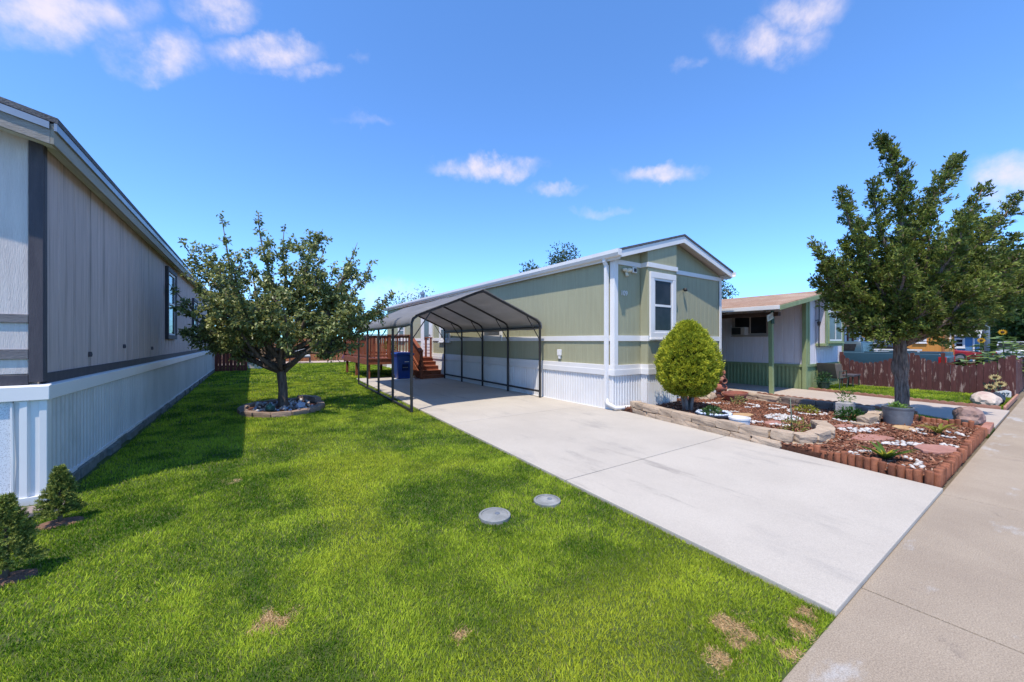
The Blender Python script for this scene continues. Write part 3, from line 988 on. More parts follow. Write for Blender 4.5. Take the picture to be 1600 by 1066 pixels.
# canopy: sagging sheet over the rafters with short side drops
NU, NV = 44, 48
V, Fc = [], []
from mathutils import noise as mn
for j in range(NV + 1):
    y = PY[0] - .05 + (PY[4] - PY[0] + .10) * j / NV
    bay = ((y - PY[0]) / 1.53) % 1.0
    sag = math.sin(math.pi * bay)
    a = [Vector(p) for p in arch(y, .045, .035)]
    a[0].z = 1.80
    a[-1].z = 1.80
    seg = [0]
    for k in range(1, len(a)):
        seg.append(seg[-1] + (a[k] - a[k - 1]).length)
    for i in range(NU + 1):
        t = seg[-1] * i / NU
        k = max(q for q in range(len(seg)) if seg[q] <= t + 1e-6)
        k = min(k, len(a) - 2)
        f = (t - seg[k]) / (seg[k + 1] - seg[k])
        p = a[k].lerp(a[k + 1], f)
        u = i / NU
        mid = max(0.0, math.sin(math.pi * ((u * 2) % 1.0)))
        p.z -= .035 * sag * mid
        p.z += .014 * mn.noise(Vector((p.x * 2.2, p.y * 1.1, 3))) + .008 * mn.noise(Vector((p.x * 5, p.y * 2.5 + p.x * 3, 9)))
        if i in (0, NU):
            p.z += .02 * mn.noise(Vector((y * 2, 5, 1)))
        V.append(p)
for j in range(NV):
    for i in range(NU):
        a0 = j * (NU + 1) + i
        Fc.append((a0, a0 + 1, a0 + NU + 2, a0 + NU + 1))
m = MB().add(V, Fc)
cn = m.build('canopy', TARP, cp, smooth=True)
so = cn.modifiers.new('thickness', 'SOLIDIFY')
so.thickness = .004

# ------------------------------------------------------------------ redwood deck
dk = thing('deck', (5, 17, 0), 'redwood stained deck with railing and steps up to the side door', 'deck')
DX0, DX1, DY0, DY1, DZ = 3.62, 6.36, 15.25, 19.6, .82
bm_ = MB().box(0, .138, 0, DY1 - DY0 + .03, 0, .035).mesh('deck_board', REDWOOD, bevel=.004, seg=1)
for k in range(19):
    piece('deck_board', bm_, dk, (DX0 + .002 + k * .1442, DY0 - .03, DZ - .035))
MB().box(DX0, DX1, DY0, DY0 + .04, DZ - .24, DZ - .037).build('rim_joist', REDWOOD, dk, bevel=.004, seg=1)
MB().box(DX0, DX0 + .04, DY0 + .04, DY1, DZ - .24, DZ - .037).build('rim_joist', REDWOOD, dk, bevel=.004, seg=1)
for x, y in ((DX0 + .1, DY0 + .12), (5.35, DY0 + .12), (DX0 + .1, 17.4), (DX0 + .1, 19.4), (5.3, 19.4)):
    MB().box(x - .05, x + .05, y - .05, y + .05, -.03, DZ - .24).build('support_post', REDWOOD, dk, bevel=.005, seg=1)
RZ = DZ + .92


def railing(p0, p1, posts):
    p0, p1 = Vector(p0), Vector(p1)
    d = (p1 - p0)
    L_ = d.length
    u = d.normalized()
    MB().bar(p0 + Vector((0, 0, RZ)), p1 + Vector((0, 0, RZ)), .13, .038).build('handrail', REDWOOD, dk, bevel=.005, seg=1)
    MB().bar(p0 + Vector((0, 0, RZ - .07)), p1 + Vector((0, 0, RZ - .07)), .035, .085).build('top_rail', REDWOOD, dk)
    MB().bar(p0 + Vector((0, 0, DZ + .1)), p1 + Vector((0, 0, DZ + .1)), .035, .085).build('bottom_rail', REDWOOD, dk)
    bl = MB().box(-.018, .018, -.018, .018, 0, .86).mesh('baluster', REDWOOD, bevel=.003, seg=1)
    nb = int(L_ / .125)
    nv = Vector((-u.y, u.x, 0)) * .034
    for i in range(1, nb):
        q = p0 + u * (L_ * i / nb) + nv
        piece('baluster', bl, dk, (q.x, q.y, DZ + .03))
    for t in posts:
        q = p0 + d * t
        MB().box(q.x - .045, q.x + .045, q.y - .045, q.y + .045, DZ - .2, RZ + .0).build('rail_post', REDWOOD, dk, bevel=.005, seg=1)


railing((DX0 + .05, DY0 + .05, 0), (5.32, DY0 + .05, 0), (0, .5, 1))
railing((DX0 + .05, DY1, 0), (DX0 + .05, DY0 + .09, 0), (0, .33, .66))
railing((DX1 - .05, DY1, 0), (DX0 + .05, DY1, 0), (.5, 1))
# steps
SX0, SX1 = 5.42, 6.30
for k in range(5):
    z = DZ * (4 - k) / 5 + DZ / 5 - .0
    if k == 0:
        continue
    y = DY0 - .28 * k
    MB().box(SX0 - .03, SX1 + .08, y - .02, y + .30, z - DZ / 5 * 0 - .04 - 0, z).build('tread', REDWOOD, dk, bevel=.006, seg=1)
    MB().box(SX0, SX1 + .05, y, y + .022, z - DZ / 5 - .0, z - .041).build('riser', REDWOOD, dk)
m = MB()
m.prism([(SX0, DY0, DZ - .045), (SX0, DY0, .2), (SX0, DY0 - .9, .0), (SX0, DY0 - 1.13, .0), (SX0, DY0 - 1.13, .12)], (-.04, 0, 0))
m.build('stringer', REDWOOD, dk)
MB().box(SX0 - .10, SX0 - .01, DY0 - 1.22, DY0 - 1.13, 0.03, 1.10).build('newel_post', REDWOOD, dk, bevel=.006, seg=1)
a, b = Vector((SX0 - .055, DY0 + .05, RZ)), Vector((SX0 - .055, DY0 - 1.22, 1.10))
MB().bar(a, b, .13, .04).build('stair_handrail', REDWOOD, dk, bevel=.005, seg=1)
MB().bar(a - Vector((0, 0, .08)), b - Vector((0, 0, .08)), .035, .12).build('stair_rail', REDWOOD, dk)
MB().bar(a - Vector((0, 0, .72)), b - Vector((0, 0, .80)), .035, .09).build('stair_rail', REDWOOD, dk)
for i in range(1, 10):
    q = a.lerp(b, i / 10)
    MB().box(q.x + .02, q.x + .055, q.y - .018, q.y + .018, q.z - .80, q.z - .02).build('baluster', REDWOOD, dk)
for x in (6.02, 6.24):
    MB().box(x - .035, x + .035, DY0 + .0, DY0 + .07, DZ - .02, DZ + .80).build('rail_post', REDWOOD, dk, bevel=.005, seg=1)
MB().box(5.965, 6.295, DY0 - .01, DY0 + .08, DZ + .80, DZ + .84).build('handrail', REDWOOD, dk, bevel=.005, seg=1)
# potted plant and baskets on the deck rail
LEAFG = mat('leaf_green', (.08, .14, .03), vcol=True, rough=.5, transl=.3)


def leaf_ball(name, n, c, r, lo, hi, L_, parent=None, sq=(1, 1, 1), off=(0, 0, 0), material=None, asp=.35):
    """leaves through a ball"""
    u = runit(n)
    rr = (NP.random(n) ** .5)[:, None]
    pos = u * rr * r * np.asarray(sq) + np.asarray(c)
    d = u + runit(n) * .7 + np.array([0, 0, .25])
    R = basis(d, runit(n))
    sc = np.stack([L_ * asp * (0.7 + .6 * NP.random(n)), L_ * (0.7 + .6 * NP.random(n)), L_ * np.ones(n)], 1)
    t = NP.random(n)[:, None]
    col = np.asarray(lo) * (1 - t) + np.asarray(hi) * t
    tv = [(0, 0, 0), (.5, .45, .12), (0, 1, 0), (-.5, .45, .12)]
    tf = [(0, 1, 2), (0, 2, 3)]
    return scatter(name, tv, tf, pos, R, sc, col, material or LEAFG, off=off)


def add_mesh(name, me, parent=None, loc=(0, 0, 0), **kw):
    o = bpy.data.objects.new(name, me)
    if parent is None:
        o.location = loc
    BASE[o] = Vector(loc)
    return _link(o, parent, **kw)


pp = thing('potted_plant', (4.62, 15.55, .82), 'leafy potted plant behind the deck railing above the blue bin', 'plant')
MB().lathe((4.62, 15.55, .82), [(.10, 0), (.15, .24), (.16, .24), (.16, .28), (.13, .28)], 14).build('pot', mat('pot_clay', (.35, .16, .09)), pp, smooth='auto')
add_mesh('foliage', leaf_ball('foliage', 300, (0, 0, .46), .26, (.10, .13, .02), (.26, .28, .05), .09), pp)

# ------------------------------------------------------------------ blue wheeled bin
BLUE = mat('blue_plastic', (.012, .055, .26), (.010, .045, .21), 3, .38, .05, 30, spec=.45)
bn = thing('trash_bin', (4.78, 14.55, .035), 'blue wheeled trash bin standing in front of the redwood deck', 'trash bin')
bx, by_ = 4.78, 14.55
m = MB()
for (z0, w0, d0, z1, w1, d1) in ((.06, .24, .26, .95, .305, .35),):
    p = [(-w0, -d0), (w0, -d0), (w0, d0), (-w0, d0)]
    q = [(-w1, -d1), (w1, -d1), (w1, d1), (-w1, d1)]
    m.add([(bx + a, by_ + b, z0) for a, b in p] + [(bx + a, by_ + b, z1) for a, b in q], [(3, 2, 1, 0), (4, 5, 6, 7), (0, 1, 5, 4), (1, 2, 6, 5), (2, 3, 7, 6), (3, 0, 4, 7)])
body = m.build('body', BLUE, bn, bevel=.05, seg=3, smooth='auto')
MB().box(bx - .325, bx + .325, by_ - .37, by_ + .37, .94, .985).build('rim', BLUE, body, bevel=.015, smooth='auto')
m = MB()
m.prism([(bx - .34, by_ - .40, .985), (bx + .34, by_ - .40, .985), (bx + .34, by_ - .38, 1.02), (bx + .25, by_ - .34, 1.065), (bx - .25, by_ - .34, 1.065), (bx - .34, by_ - .38, 1.02)], (0, .74, 0))
m.build('lid', BLUE, bn, bevel=.012, smooth='auto')
MB().tube([(bx - .24, by_ + .42, .93), (bx + .24, by_ + .42, .93)], .018, 8).build('handle', BLUE, bn)
MB().box(bx - .11, bx + .12, by_ - .345, by_ - .28, .38, .62).build('grip_recess', mat('dark_blue_recess', (.006, .018, .09)), body)
MB().tube([(bx - .10, by_ - .355, .50), (bx + .10, by_ - .355, .50)], .013, 8).build('catch_bar', DRIP, body)
MB().box(bx - .02, bx + .14, by_ - .348, by_ - .325, .70, .725).build('printed_mark', WHITE, body)
for s in (-1, 1):
    w_ = MB()
    w_.tube([(bx + s * .23, by_ + .28, .125), (bx + s * .29, by_ + .28, .125)], .125, 16)
    w_.build('wheel', BLACKM, bn, bevel=.01)
MB().box(bx - .36, bx + .36, by_ - .42, by_ + .35, .037, .062).build('base_pad', WHITE, bn, bevel=.006)

# ------------------------------------------------------------------ utility covers in the lawn
COVER = mat('grey_cast_cover', (.25, .255, .25), (.18, .185, .18), 9, .8, .5, 60, c3=(.34, .335, .32), s3=5, f3=(.5, .75))
for i, (x, y, r, lb) in enumerate(((1.70, 2.76, .135, 'round grey utility cover in the lawn, the nearer and larger of two'),
                                   (2.26, 2.74, .125, 'round grey utility cover in the lawn, the one closer to the driveway'))):
    t = thing('utility_cover', (x, y, 0), lb, 'utility cover', 'round covers set in the lawn')
    MB().lathe((x, y, -.02), [(r, 0), (r, .046), (r - .006, .051), (r - .022, .051), (r - .024, .044)], 36).build('rim', COVER, t, smooth='auto')
    m = MB().lathe((x, y, .0), [(r - .026, 0), (r - .026, .026), (r - .04, .029), (.0, .034)], 36)
    ld = m.build('lid', COVER, t, smooth='auto')
    MB().lathe((x + .02, y - .01, .031), [(.022, 0), (.022, .007), (.0, .009)], 12).build('lock_bolt', DRIP, ld, smooth='auto')

# ------------------------------------------------------------------ back yard
def board_fence(name, p0, p1, h, material, label, bw=.14, gap=.008, rails=True, dip=0.0, cat='fence', th=.018, tops=None, zb=.03):
    p0, p1 = Vector((*p0, 0)), Vector((*p1, 0))
    d = p1 - p0
    n = max(1, round(d.length / (bw + gap)))
    bw = d.length / n - gap
    u = d.normalized()
    t = thing(name, tuple(p0), label, cat)
    ang = math.atan2(u.y, u.x)
    me = MB().box(0, bw, 0, th, 0, 1).mesh('board', material, bevel=0)
    pts = MB().prism([(0, 0, 0), (bw, 0, 0), (bw, 0, .94), (bw * .75, 0, 1), (bw * .25, 0, 1), (0, 0, .94)], (0, th, 0)).mesh('board', material)
    rr = random.Random(5)
    for i in range(n):
        s = (i + .5) / n
        hh = h if tops is None else tops(s)
        q = p0 + u * (d.length * i / n)
        piece('board', pts, t, (q.x, q.y, zb + rr.uniform(-.012, .012)), (rr.uniform(-.006, .006), rr.uniform(-.006, .006), ang), (1, 1, hh + rr.uniform(-.012, .012)))
    nv = Vector((-u.y, u.x, 0))
    for z in (.25, h * .66):
        MB().bar(p0 + nv * .04 + Vector((0, 0, z)), p1 + nv * .04 + Vector((0, 0, z)), .04, .085).build('rail', material, t)
    return t, u, nv


board_fence('board_fence', (-1.52, 23.2), (-.22, 23.2), 1.85, DARKRED, 'short dark red board fence at the far corner of the grey home')
t, u, nv = board_fence('board_fence', (-7, 31.6), (14, 31.6), 1.75, ORANGEW, 'orange brown board fence along the far end of the back yard')
board_fence('board_fence', (5.4, 29.4), (6.4, 29.4), 1.5, DARKRED, 'dark red board panel beside the purple bicycle in the back yard')
# white tub
tb = thing('plastic_tub', (.15, 25.0, 0), 'white plastic tub standing beyond the short red fence', 'tub')
m = MB().lathe((.15, 25.0, 0), [(.34, 0), (.46, .42), (.49, .42), (.49, .46), (.44, .46), (.36, .05)], 20)
m.build('basin', WHITE, tb, smooth='auto')
MB().tube([(.65, 24.98, .40), (.70, 24.96, .30), (.64, 24.95, .2)], .02, 6).build('handle', DARKRED, tb)
# garden swing bench
sb = thing('cushioned_bench', (2.6, 29.6, 0), 'bench with white cushions against the back fence', 'bench')
MB().box(2.0, 3.3, 29.35, 29.85, .36, .42).build('seat', DARKTRIM, sb)
MB().box(2.04, 3.26, 29.36, 29.8, .425, .55).build('seat_cushion', WHITE, sb, bevel=.04)
MB().box(2.04, 3.26, 29.76, 29.9, .55, 1.0).build('back_cushion', WHITE, sb, bevel=.04)
for x in (2.03, 3.24):
    for y in (29.38, 29.82):
        MB().box(x, x + .05, y, y + .05, 0, .36 if y < 29.6 else .98).build('leg', DARKTRIM, sb)
# stake with a shepherd hook
m = MB().tube([(2.13, 23.66, 0), (2.13, 23.66, 1.5), (2.17, 23.66, 1.6), (2.24, 23.66, 1.58), (2.26, 23.66, 1.5)], .011, 6)
single(m, 'plant_hook', BLACKM, (2.13, 23.66, 0), 'thin black hook stake standing alone in the lawn', 'stake')
# purple bicycle
PURP = mat('purple_paint', (.12, .03, .16), (.10, .025, .13), 4, .3, spec=.5)
bk = thing('bicycle', (5.6, 28.6, 0), 'purple bicycle leaning near the deck at the back of the lawn', 'bicycle')
for x in (5.15, 6.05):
    w_ = MB()
    pts = [(x + .3 * math.cos(a), 28.6, .32 + .3 * math.sin(a)) for a in [2 * math.pi * k / 20 for k in range(21)]]
    w_.tube(pts, .022, 6, False)
    wo_ = w_.build('wheel', BLACKM, bk)
    s_ = MB()
    for k in range(6):
        a = math.pi * k / 6
        s_.tube([(x + .29 * math.cos(a), 28.6, .32 + .29 * math.sin(a)), (x - .29 * math.cos(a), 28.6, .32 - .29 * math.sin(a))], .004, 4)
    s_.build('spokes', DRIP, wo_)
fr_ = MB()
for a, b in (((5.15, .32), (5.4, .75)), ((5.4, .75), (5.85, .78)), ((5.85, .78), (5.58, .32)), ((5.4, .8), (5.58, .32)), ((5.15, .32), (5.58, .32)), ((5.85, .85), (6.05, .32))):
    fr_.tube([(a[0], 28.6, a[1]), (b[0], 28.6, b[1])], .022, 6)
fr_.build('frame', PURP, bk)
MB().box(5.27, 5.5, 28.54, 28.66, .82, .87).build('saddle', BLACKM, bk, bevel=.02)
MB().tube([(5.8, 28.35, .98), (5.87, 28.6, .92), (5.8, 28.85, .98)], .014, 6).build('handlebar', BLACKM, bk)
# ------------------------------------------------------------------ garden bed
STONE = mat('tan_hewn_stone', (.47, .36, .26), (.37, .275, .195), 5, .9, .8, 25, rnd=.16, c3=(.27, .22, .18), s3=5, f3=(.55, .8), grain=.15, gscale=120)
STONE_D = mat('dark_hewn_stone', (.17, .13, .11), (.25, .19, .155), 5, .9, .8, 25, rnd=.25, c3=(.33, .26, .21), s3=6, f3=(.55, .8), grain=.15, gscale=120)
LOGW = mat('red_stained_log', (.30, .115, .06), (.22, .075, .04), 5, .85, .8, 30, (6, 6, 1), rnd=.28, c3=(.10, .04, .025), s3=5, f3=(.5, .75))
MULCH = mat('mulch_bed', (.14, .06, .035), (.09, .035, .02), 30, .95, .8, 50)
CHIP = mat('bark_chip', (.2, .09, .05), vcol=True, rough=.9, grain=.2, gscale=120)
PEBW = mat('white_pebble', (.74, .72, .70), vcol=True, rough=.7)
FLAG = mat('red_flagstone', (.40, .20, .155), (.32, .15, .115), 6, .85, .5, 40, c3=(.45, .27, .21), s3=4, f3=(.5, .8))
FLAG_T = mat('tan_flagstone', (.50, .33, .17), (.42, .26, .13), 6, .85, .5, 40)

bed = [(6.5, 5.13), (6.33, 4.4), (6.17, 3.5), (6.05, 2.4), (5.93, 1.9), (5.80, .83), (9.75, .83), (9.75, 1.9), (9.7, 2.4), (9.85, 3.7), (10.1, 4.6), (10.66, 5.2), (10.66, 5.42), (8.3, 5.42), (8.3, 5.15), (7.15, 5.15), (7.15, 5.42), (6.5, 5.42)]
MB().prism([(x, y, -.05) for x, y in bed], (0, 0, .135)).build('mulch_bed', MULCH, kind='structure')


def bed_h(x, y):
    return .085 + .035 * (vnoise(x, y, .9, 4) - .3)


n = 17000
x = NP.uniform(5.75, 10.7, n)
y = NP.uniform(.78, 5.45, n)
k = inpoly(x, y, bed)
x, y = x[k], y[k]
n = len(x)
pos = np.stack([x, y, bed_h(x, y) + NP.uniform(-.004, .016, n)], 1)
d = runit(n)
d[:, 2] *= .45
R = basis(d, runit(n) * .5 + np.array([0, 0, 1.0]))
sc = np.stack([.010 + .016 * NP.random(n), .03 + .05 * NP.random(n), .005 + .006 * NP.random(n)], 1)
pal = np.array([(.25, .10, .055), (.17, .065, .035), (.11, .04, .025), (.33, .16, .095), (.40, .26, .18), (.21, .085, .05), (.07, .03, .02)])
col = pal[NP.choice(len(pal), n, p=[.25, .22, .15, .14, .06, .13, .05])] * (.8 + .4 * NP.random((n, 1)))
cube = [(-.5, -.5, -.5), (.5, -.5, -.5), (.4, .5, -.5), (-.4, .5, -.5), (-.4, -.45, .5), (.5, -.4, .5), (.35, .5, .4), (-.4, .45, .5)]
cubef = [(3, 2, 1, 0), (4, 5, 6, 7), (0, 1, 5, 4), (1, 2, 6, 5), (2, 3, 7, 6), (3, 0, 4, 7)]
me = scatter('bark_mulch', cube, cubef, pos, R, sc, col, CHIP)
add_mesh('bark_mulch', me, label='reddish brown bark mulch spread over the garden bed', cat='mulch', kind='stuff')

stones = [stone_mesh('stone', STONE, i) for i in range(6)]
dstones = [stone_mesh('stone', STONE_D, i + 10) for i in range(6)]
srng = random.Random(9)


def stone_course(parent, pts, z, h, dep, lmin, lmax, meshes, darkf=0.0, dark=None):
    """course of blocks along a polyline"""
    P = [Vector((*p, 0)) for p in pts]
    seg = [(P[i], P[i + 1]) for i in range(len(P) - 1)]
    tot = sum((b - a).length for a, b in seg)

    def at(s):
        for a, b in seg:
            L_ = (b - a).length
            if s <= L_:
                return a.lerp(b, s / L_)
            s -= L_
        return seg[-1][1]
    s = srng.uniform(-.1, 0)
    while s < tot - .08:
        L_ = srng.uniform(lmin, lmax)
        e = min(s + L_, tot + .03)
        a, b = at(max(s, 0)), at(min(e, tot))
        c = (a + b) / 2
        dd = b - a
        if dd.length > .05:
            me_ = srng.choice(dark if dark and srng.random() < darkf else meshes)
            piece('stone', me_, parent, (c.x, c.y, z + h / 2 + srng.uniform(-.006, .006)), (srng.uniform(-.04, .04), srng.uniform(-.04, .04), math.atan2(dd.y, dd.x) + srng.uniform(-.05, .05)),
                  (dd.length * 1.03, dep * srng.uniform(.9, 1.12), h * srng.uniform(.96, 1.10)))
        s = e + .004


sw = thing('stone_border', (6.1, 3.5, 0), 'low tan stone border between driveway and mulch, curling in at its near end', 'stone border')
front = [(6.62, 5.17), (6.42, 4.75), (6.30, 4.1), (6.14, 3.2), (6.06, 2.5), (6.07, 2.16), (6.25, 2.0), (6.7, 1.97), (7.1, 2.05), (7.4, 2.25)]
stone_course(sw, front, .015, .105, .17, .2, .38, stones)
stone_course(sw, [(x + .03, y + .02) for x, y in front], .125, .115, .20, .26, .46, stones)
sb2 = thing('stone_border', (9.8, 3.5, 0), 'low stone border at the back of the bed, dark stones at its near end', 'stone border')
stone_course(sb2, [(10.45, 5.05), (10.05, 4.4), (9.92, 3.75)], .04, .09, .17, .2, .3, stones)
stone_course(sb2, [(10.45, 5.03), (10.06, 4.4), (9.93, 3.7)], .13, .10, .2, .28, .45, stones)
stone_course(sb2, [(9.92, 3.7), (9.80, 3.0), (9.72, 2.05)], .04, .09, .17, .2, .3, dstones)
stone_course(sb2, [(9.93, 3.66), (9.81, 3.0), (9.73, 2.1)], .13, .11, .2, .26, .4, dstones)
sb3 = thing('stone_border', (8.8, 1.95, 0), 'short tan stone return beside the grey metal planter', 'stone border')
stone_course(sb3, [(8.30, 2.02), (8.7, 1.93), (9.5, 2.02)], .05, .08, .17, .25, .4, stones)
stone_course(sb3, [(8.5, 1.98), (8.8, 1.93), (9.55, 2.04)], .13, .09, .19, .3, .45, stones)

# log edging, each log upright
lg = thing('log_edging', (5.78, 1.3, 0), 'upright red stained log edging along driveway and sidewalk', 'edging')
lm = MB().lathe((0, 0, 0), [(.034, 0), (.035, .92), (.031, .98), (.015, 1.0)], 10).mesh('log', LOGW, smooth='auto')


def logs(p0, p1, h0, h1, parent):
    a, b = Vector((*p0, 0)), Vector((*p1, 0))
    nn = int((b - a).length / .069)
    for i in range(nn):
        q = a.lerp(b, (i + .5) / nn)
        piece('log', lm, parent, (q.x + srng.uniform(-.004, .004), q.y + srng.uniform(-.006, .006), -.01), (srng.uniform(-.03, .03), srng.uniform(-.03, .03), srng.uniform(0, 6)),
              (srng.uniform(.94, 1.06), srng.uniform(.94, 1.06), srng.uniform(h0, h1)))


logs((5.97, 1.93), (5.775, .80), .13, .185, lg)
logs((5.80, .785), (9.65, .785), .12, .175, lg)
lg2 = thing('log_edging', (9.72, 1.3, 0), 'short row of upright red logs against the grass strip', 'edging')
logs((9.72, .82), (9.72, 1.65), .14, .22, lg2)
# brick edging pieces by the sidewalk
BRICK = mat('red_brick_edging', (.40, .19, .14), (.32, .14, .10), 8, .85, .5, 40, rnd=.15)
be = thing('brick_edging', (10.1, .79, 0), 'red brick edging between grass strip and sidewalk', 'edging')
brm = MB().box(-.10, .10, -.05, .05, 0, .09).mesh('brick', BRICK, bevel=.006, seg=1)
for i in range(4):
    piece('brick', brm, be, (9.86 + i * .215, .79 + .004 * i, .0), (0, 0, srng.uniform(-.05, .05)))
# scalloped terracotta edging along the neighbouring path
SCAL = mat('terracotta_scallop', (.42, .215, .15), (.34, .16, .11), 8, .85, .4, 40, rnd=.1)
pr = [(-.15, 0, 0)] + [(-.15 + .3 * k / 12, 0, .075 + .022 * abs(math.sin(math.pi * 2 * k / 12 * 1.0))) for k in range(13)] + [(.15, 0, 0)]
scm = MB().prism(pr, (0, .035, 0)).mesh('scallop', SCAL)


def scallops(name, pts, label):
    t = thing(name, (*pts[0], 0), label, 'edging')
    for i in range(len(pts) - 1):
        a, b = Vector((*pts[i], 0)), Vector((*pts[i + 1], 0))
        nn = max(1, round((b - a).length / .3))
        for j in range(nn):
            q = a.lerp(b, (j + .5) / nn)
            piece('scallop', scm, t, (q.x, q.y, .0), (0, 0, math.atan2((b - a).y, (b - a).x)), ((b - a).length / nn / .3, 1, 1))


scallops('scalloped_edging', [(13.97, 4.5), (13.56, 2.6), (13.40, 1.5), (13.38, .86)], 'terracotta scalloped edging between buff path and the neighbour lawn')
scallops('scalloped_edging', [(13.38, .79), (16.85, .79)], 'terracotta edging along the sidewalk before the sunflower plaque')
scallops('scalloped_edging', [(11.52, 4.9), (11.2, 2.6), (11.08, 1.75)], 'terracotta scalloped edging along the near side of the buff path')

# flagstones
for (fx, fy, a, b, rot, mt_, lb) in ((7.35, 1.62, .42, .2, -.35, FLAG, 'red flagstone lying in mulch between the two tan stone borders'), (7.28, .98, .40, .24, -.25, FLAG, 'red flagstone nearest the sidewalk'),
                                     (8.62, 1.5, .26, .16, .2, FLAG_T, 'orange tan flagstone in front of the metal planter'), (7.62, 3.5, .34, .17, -.2, FLAG_T, 'tan flagstone in the middle of the bed near the round shrub'),
                                     (7.30, 2.85, .30, .16, .1, FLAG, 'red flagstone beside the large heap of white pebbles'), (8.0, 2.10, .30, .13, -.3, FLAG, 'red flagstone just past the curled end of the stone border')):
    pts = []
    for k in range(8):
        t_ = 2 * math.pi * k / 8 + srng.uniform(-.2, .2)
        r_ = srng.uniform(.8, 1.1)
        px_, py_ = .8 * a * r_ * math.cos(t_), .85 * b * r_ * math.sin(t_)
        pts.append((fx + px_ * math.cos(rot) - py_ * math.sin(rot), fy + px_ * math.sin(rot) + py_ * math.cos(rot), .085))
    single(MB().prism(pts, (0, 0, .035)), 'flagstone', mt_, (fx, fy, .085), lb, 'flagstone', 'flagstones in the mulch', bevel=.008)


# white pebbles
ico = bmesh.new()
bmesh.ops.create_icosphere(ico, subdivisions=1, radius=1)
IV = np.array([v.co[:] for v in ico.verts])
IF = np.array([[v.index for v in f.verts] for f in ico.faces])
ico.free()


def pebbles(pts, label, s=.026, zoff=0.0):
    pts = np.asarray(pts, float)
    pts = pts[NP.random(len(pts)) < .5]
    n_ = len(pts)
    pos_ = np.stack([pts[:, 0], pts[:, 1], bed_h(pts[:, 0], pts[:, 1]) + .012 + zoff + NP.uniform(-.002, .008, n_)], 1)
    sc_ = s * (.75 + .6 * NP.random((n_, 3))) * np.array([1, .9, .6])
    c_ = np.array([(.60, .565, .53)]) * (.65 + .4 * NP.random((n_, 1)))
    c0 = pos_.mean(0)
    R_ = basis(runit(n_) * np.array([1, 1, .2]), np.tile([0, 0, 1.0], (n_, 1)) + runit(n_) * .2)
    me_ = scatter('white_pebbles', IV, IF, pos_, R_, sc_, c_, PEBW, True, c0)
    add_mesh('white_pebbles', me_, None, tuple(c0), label=label, cat='pebbles', kind='stuff')


def ring(cx, cy, r0, r1, n_, a0=0, a1=2 * math.pi, sq=1.0):
    o_ = []
    for k_ in range(n_):
        a_ = NP.uniform(a0, a1)
        r_ = NP.uniform(r0, r1)
        o_.append((cx + r_ * math.cos(a_), cy + r_ * math.sin(a_) * sq))
    return o_


def blob(cx, cy, rx, ry, n_, rot=0.0):
    o_ = []
    for k_ in range(n_):
        a_, r_ = NP.uniform(0, 2 * math.pi), NP.random() ** .5
        px_, py_ = rx * r_ * math.cos(a_), ry * r_ * math.sin(a_)
        o_.append((cx + px_ * math.cos(rot) - py_ * math.sin(rot), cy + px_ * math.sin(rot) + py_ * math.cos(rot)))
    return o_


pebbles(ring(6.22, 1.24, .24, .33, 110), 'ring of white pebbles round the spiky plant at the log edging')
pebbles(ring(8.52, 1.12, .22, .31, 90), 'ring of white pebbles round the arching plant near the back logs')
pebbles(blob(7.32, 1.30, .30, .10, 80, -.5), 'patch of white pebbles between the two red flagstones')
pebbles(blob(7.62, .92, .13, .09, 45), 'small patch of white pebbles by the log edging at the sidewalk')
pebbles(blob(7.85, 1.88, .36, .14, 110, -.4), 'patch of white pebbles before the short stone return')
pebbles(blob(7.95, 2.95, .34, .26, 190, .4), 'large heap of white pebbles in the middle of the bed', .03)
pebbles(blob(7.2, 2.72, .10, .16, 14), 'few large white pebbles before the heap', .045)
pebbles(blob(7.12, 3.10, .20, .08, 45, -.7), 'short streak of white pebbles behind the white bucket')
pebbles(blob(7.85, 3.85, .22, .05, 50, -.6), 'narrow streak of white pebbles beyond the tan flagstone')
pebbles(ring(8.85, 4.05, .26, .33, 70, -2.6, .3), 'arc of white pebbles before the oval terracotta planter')
pebbles(blob(8.6, 4.5, .3, .08, 50, -.6), 'white pebbles beside the pale rock at the foot of the home')
pebbles(ring(9.1, 3.62, .24, .32, 70, -2.8, .4), 'arc of white pebbles before the tan back stones')
pebbles(ring(8.97, 2.92, .25, .32, 90), 'ring of white pebbles round the low yellow green plant')
pebbles(ring(8.75, 2.18, .24, .33, 90, 2.2, 6.0), 'arc of white pebbles round the dark green herb')
pebbles(blob(6.9, 4.25, .16, .06, 40, -.8), 'white pebbles on the mulch left of the round shrub')

# plants in the bed
PLANT = mat('bed_plant', (.1, .2, .05), vcol=True, rough=.5, transl=.25)


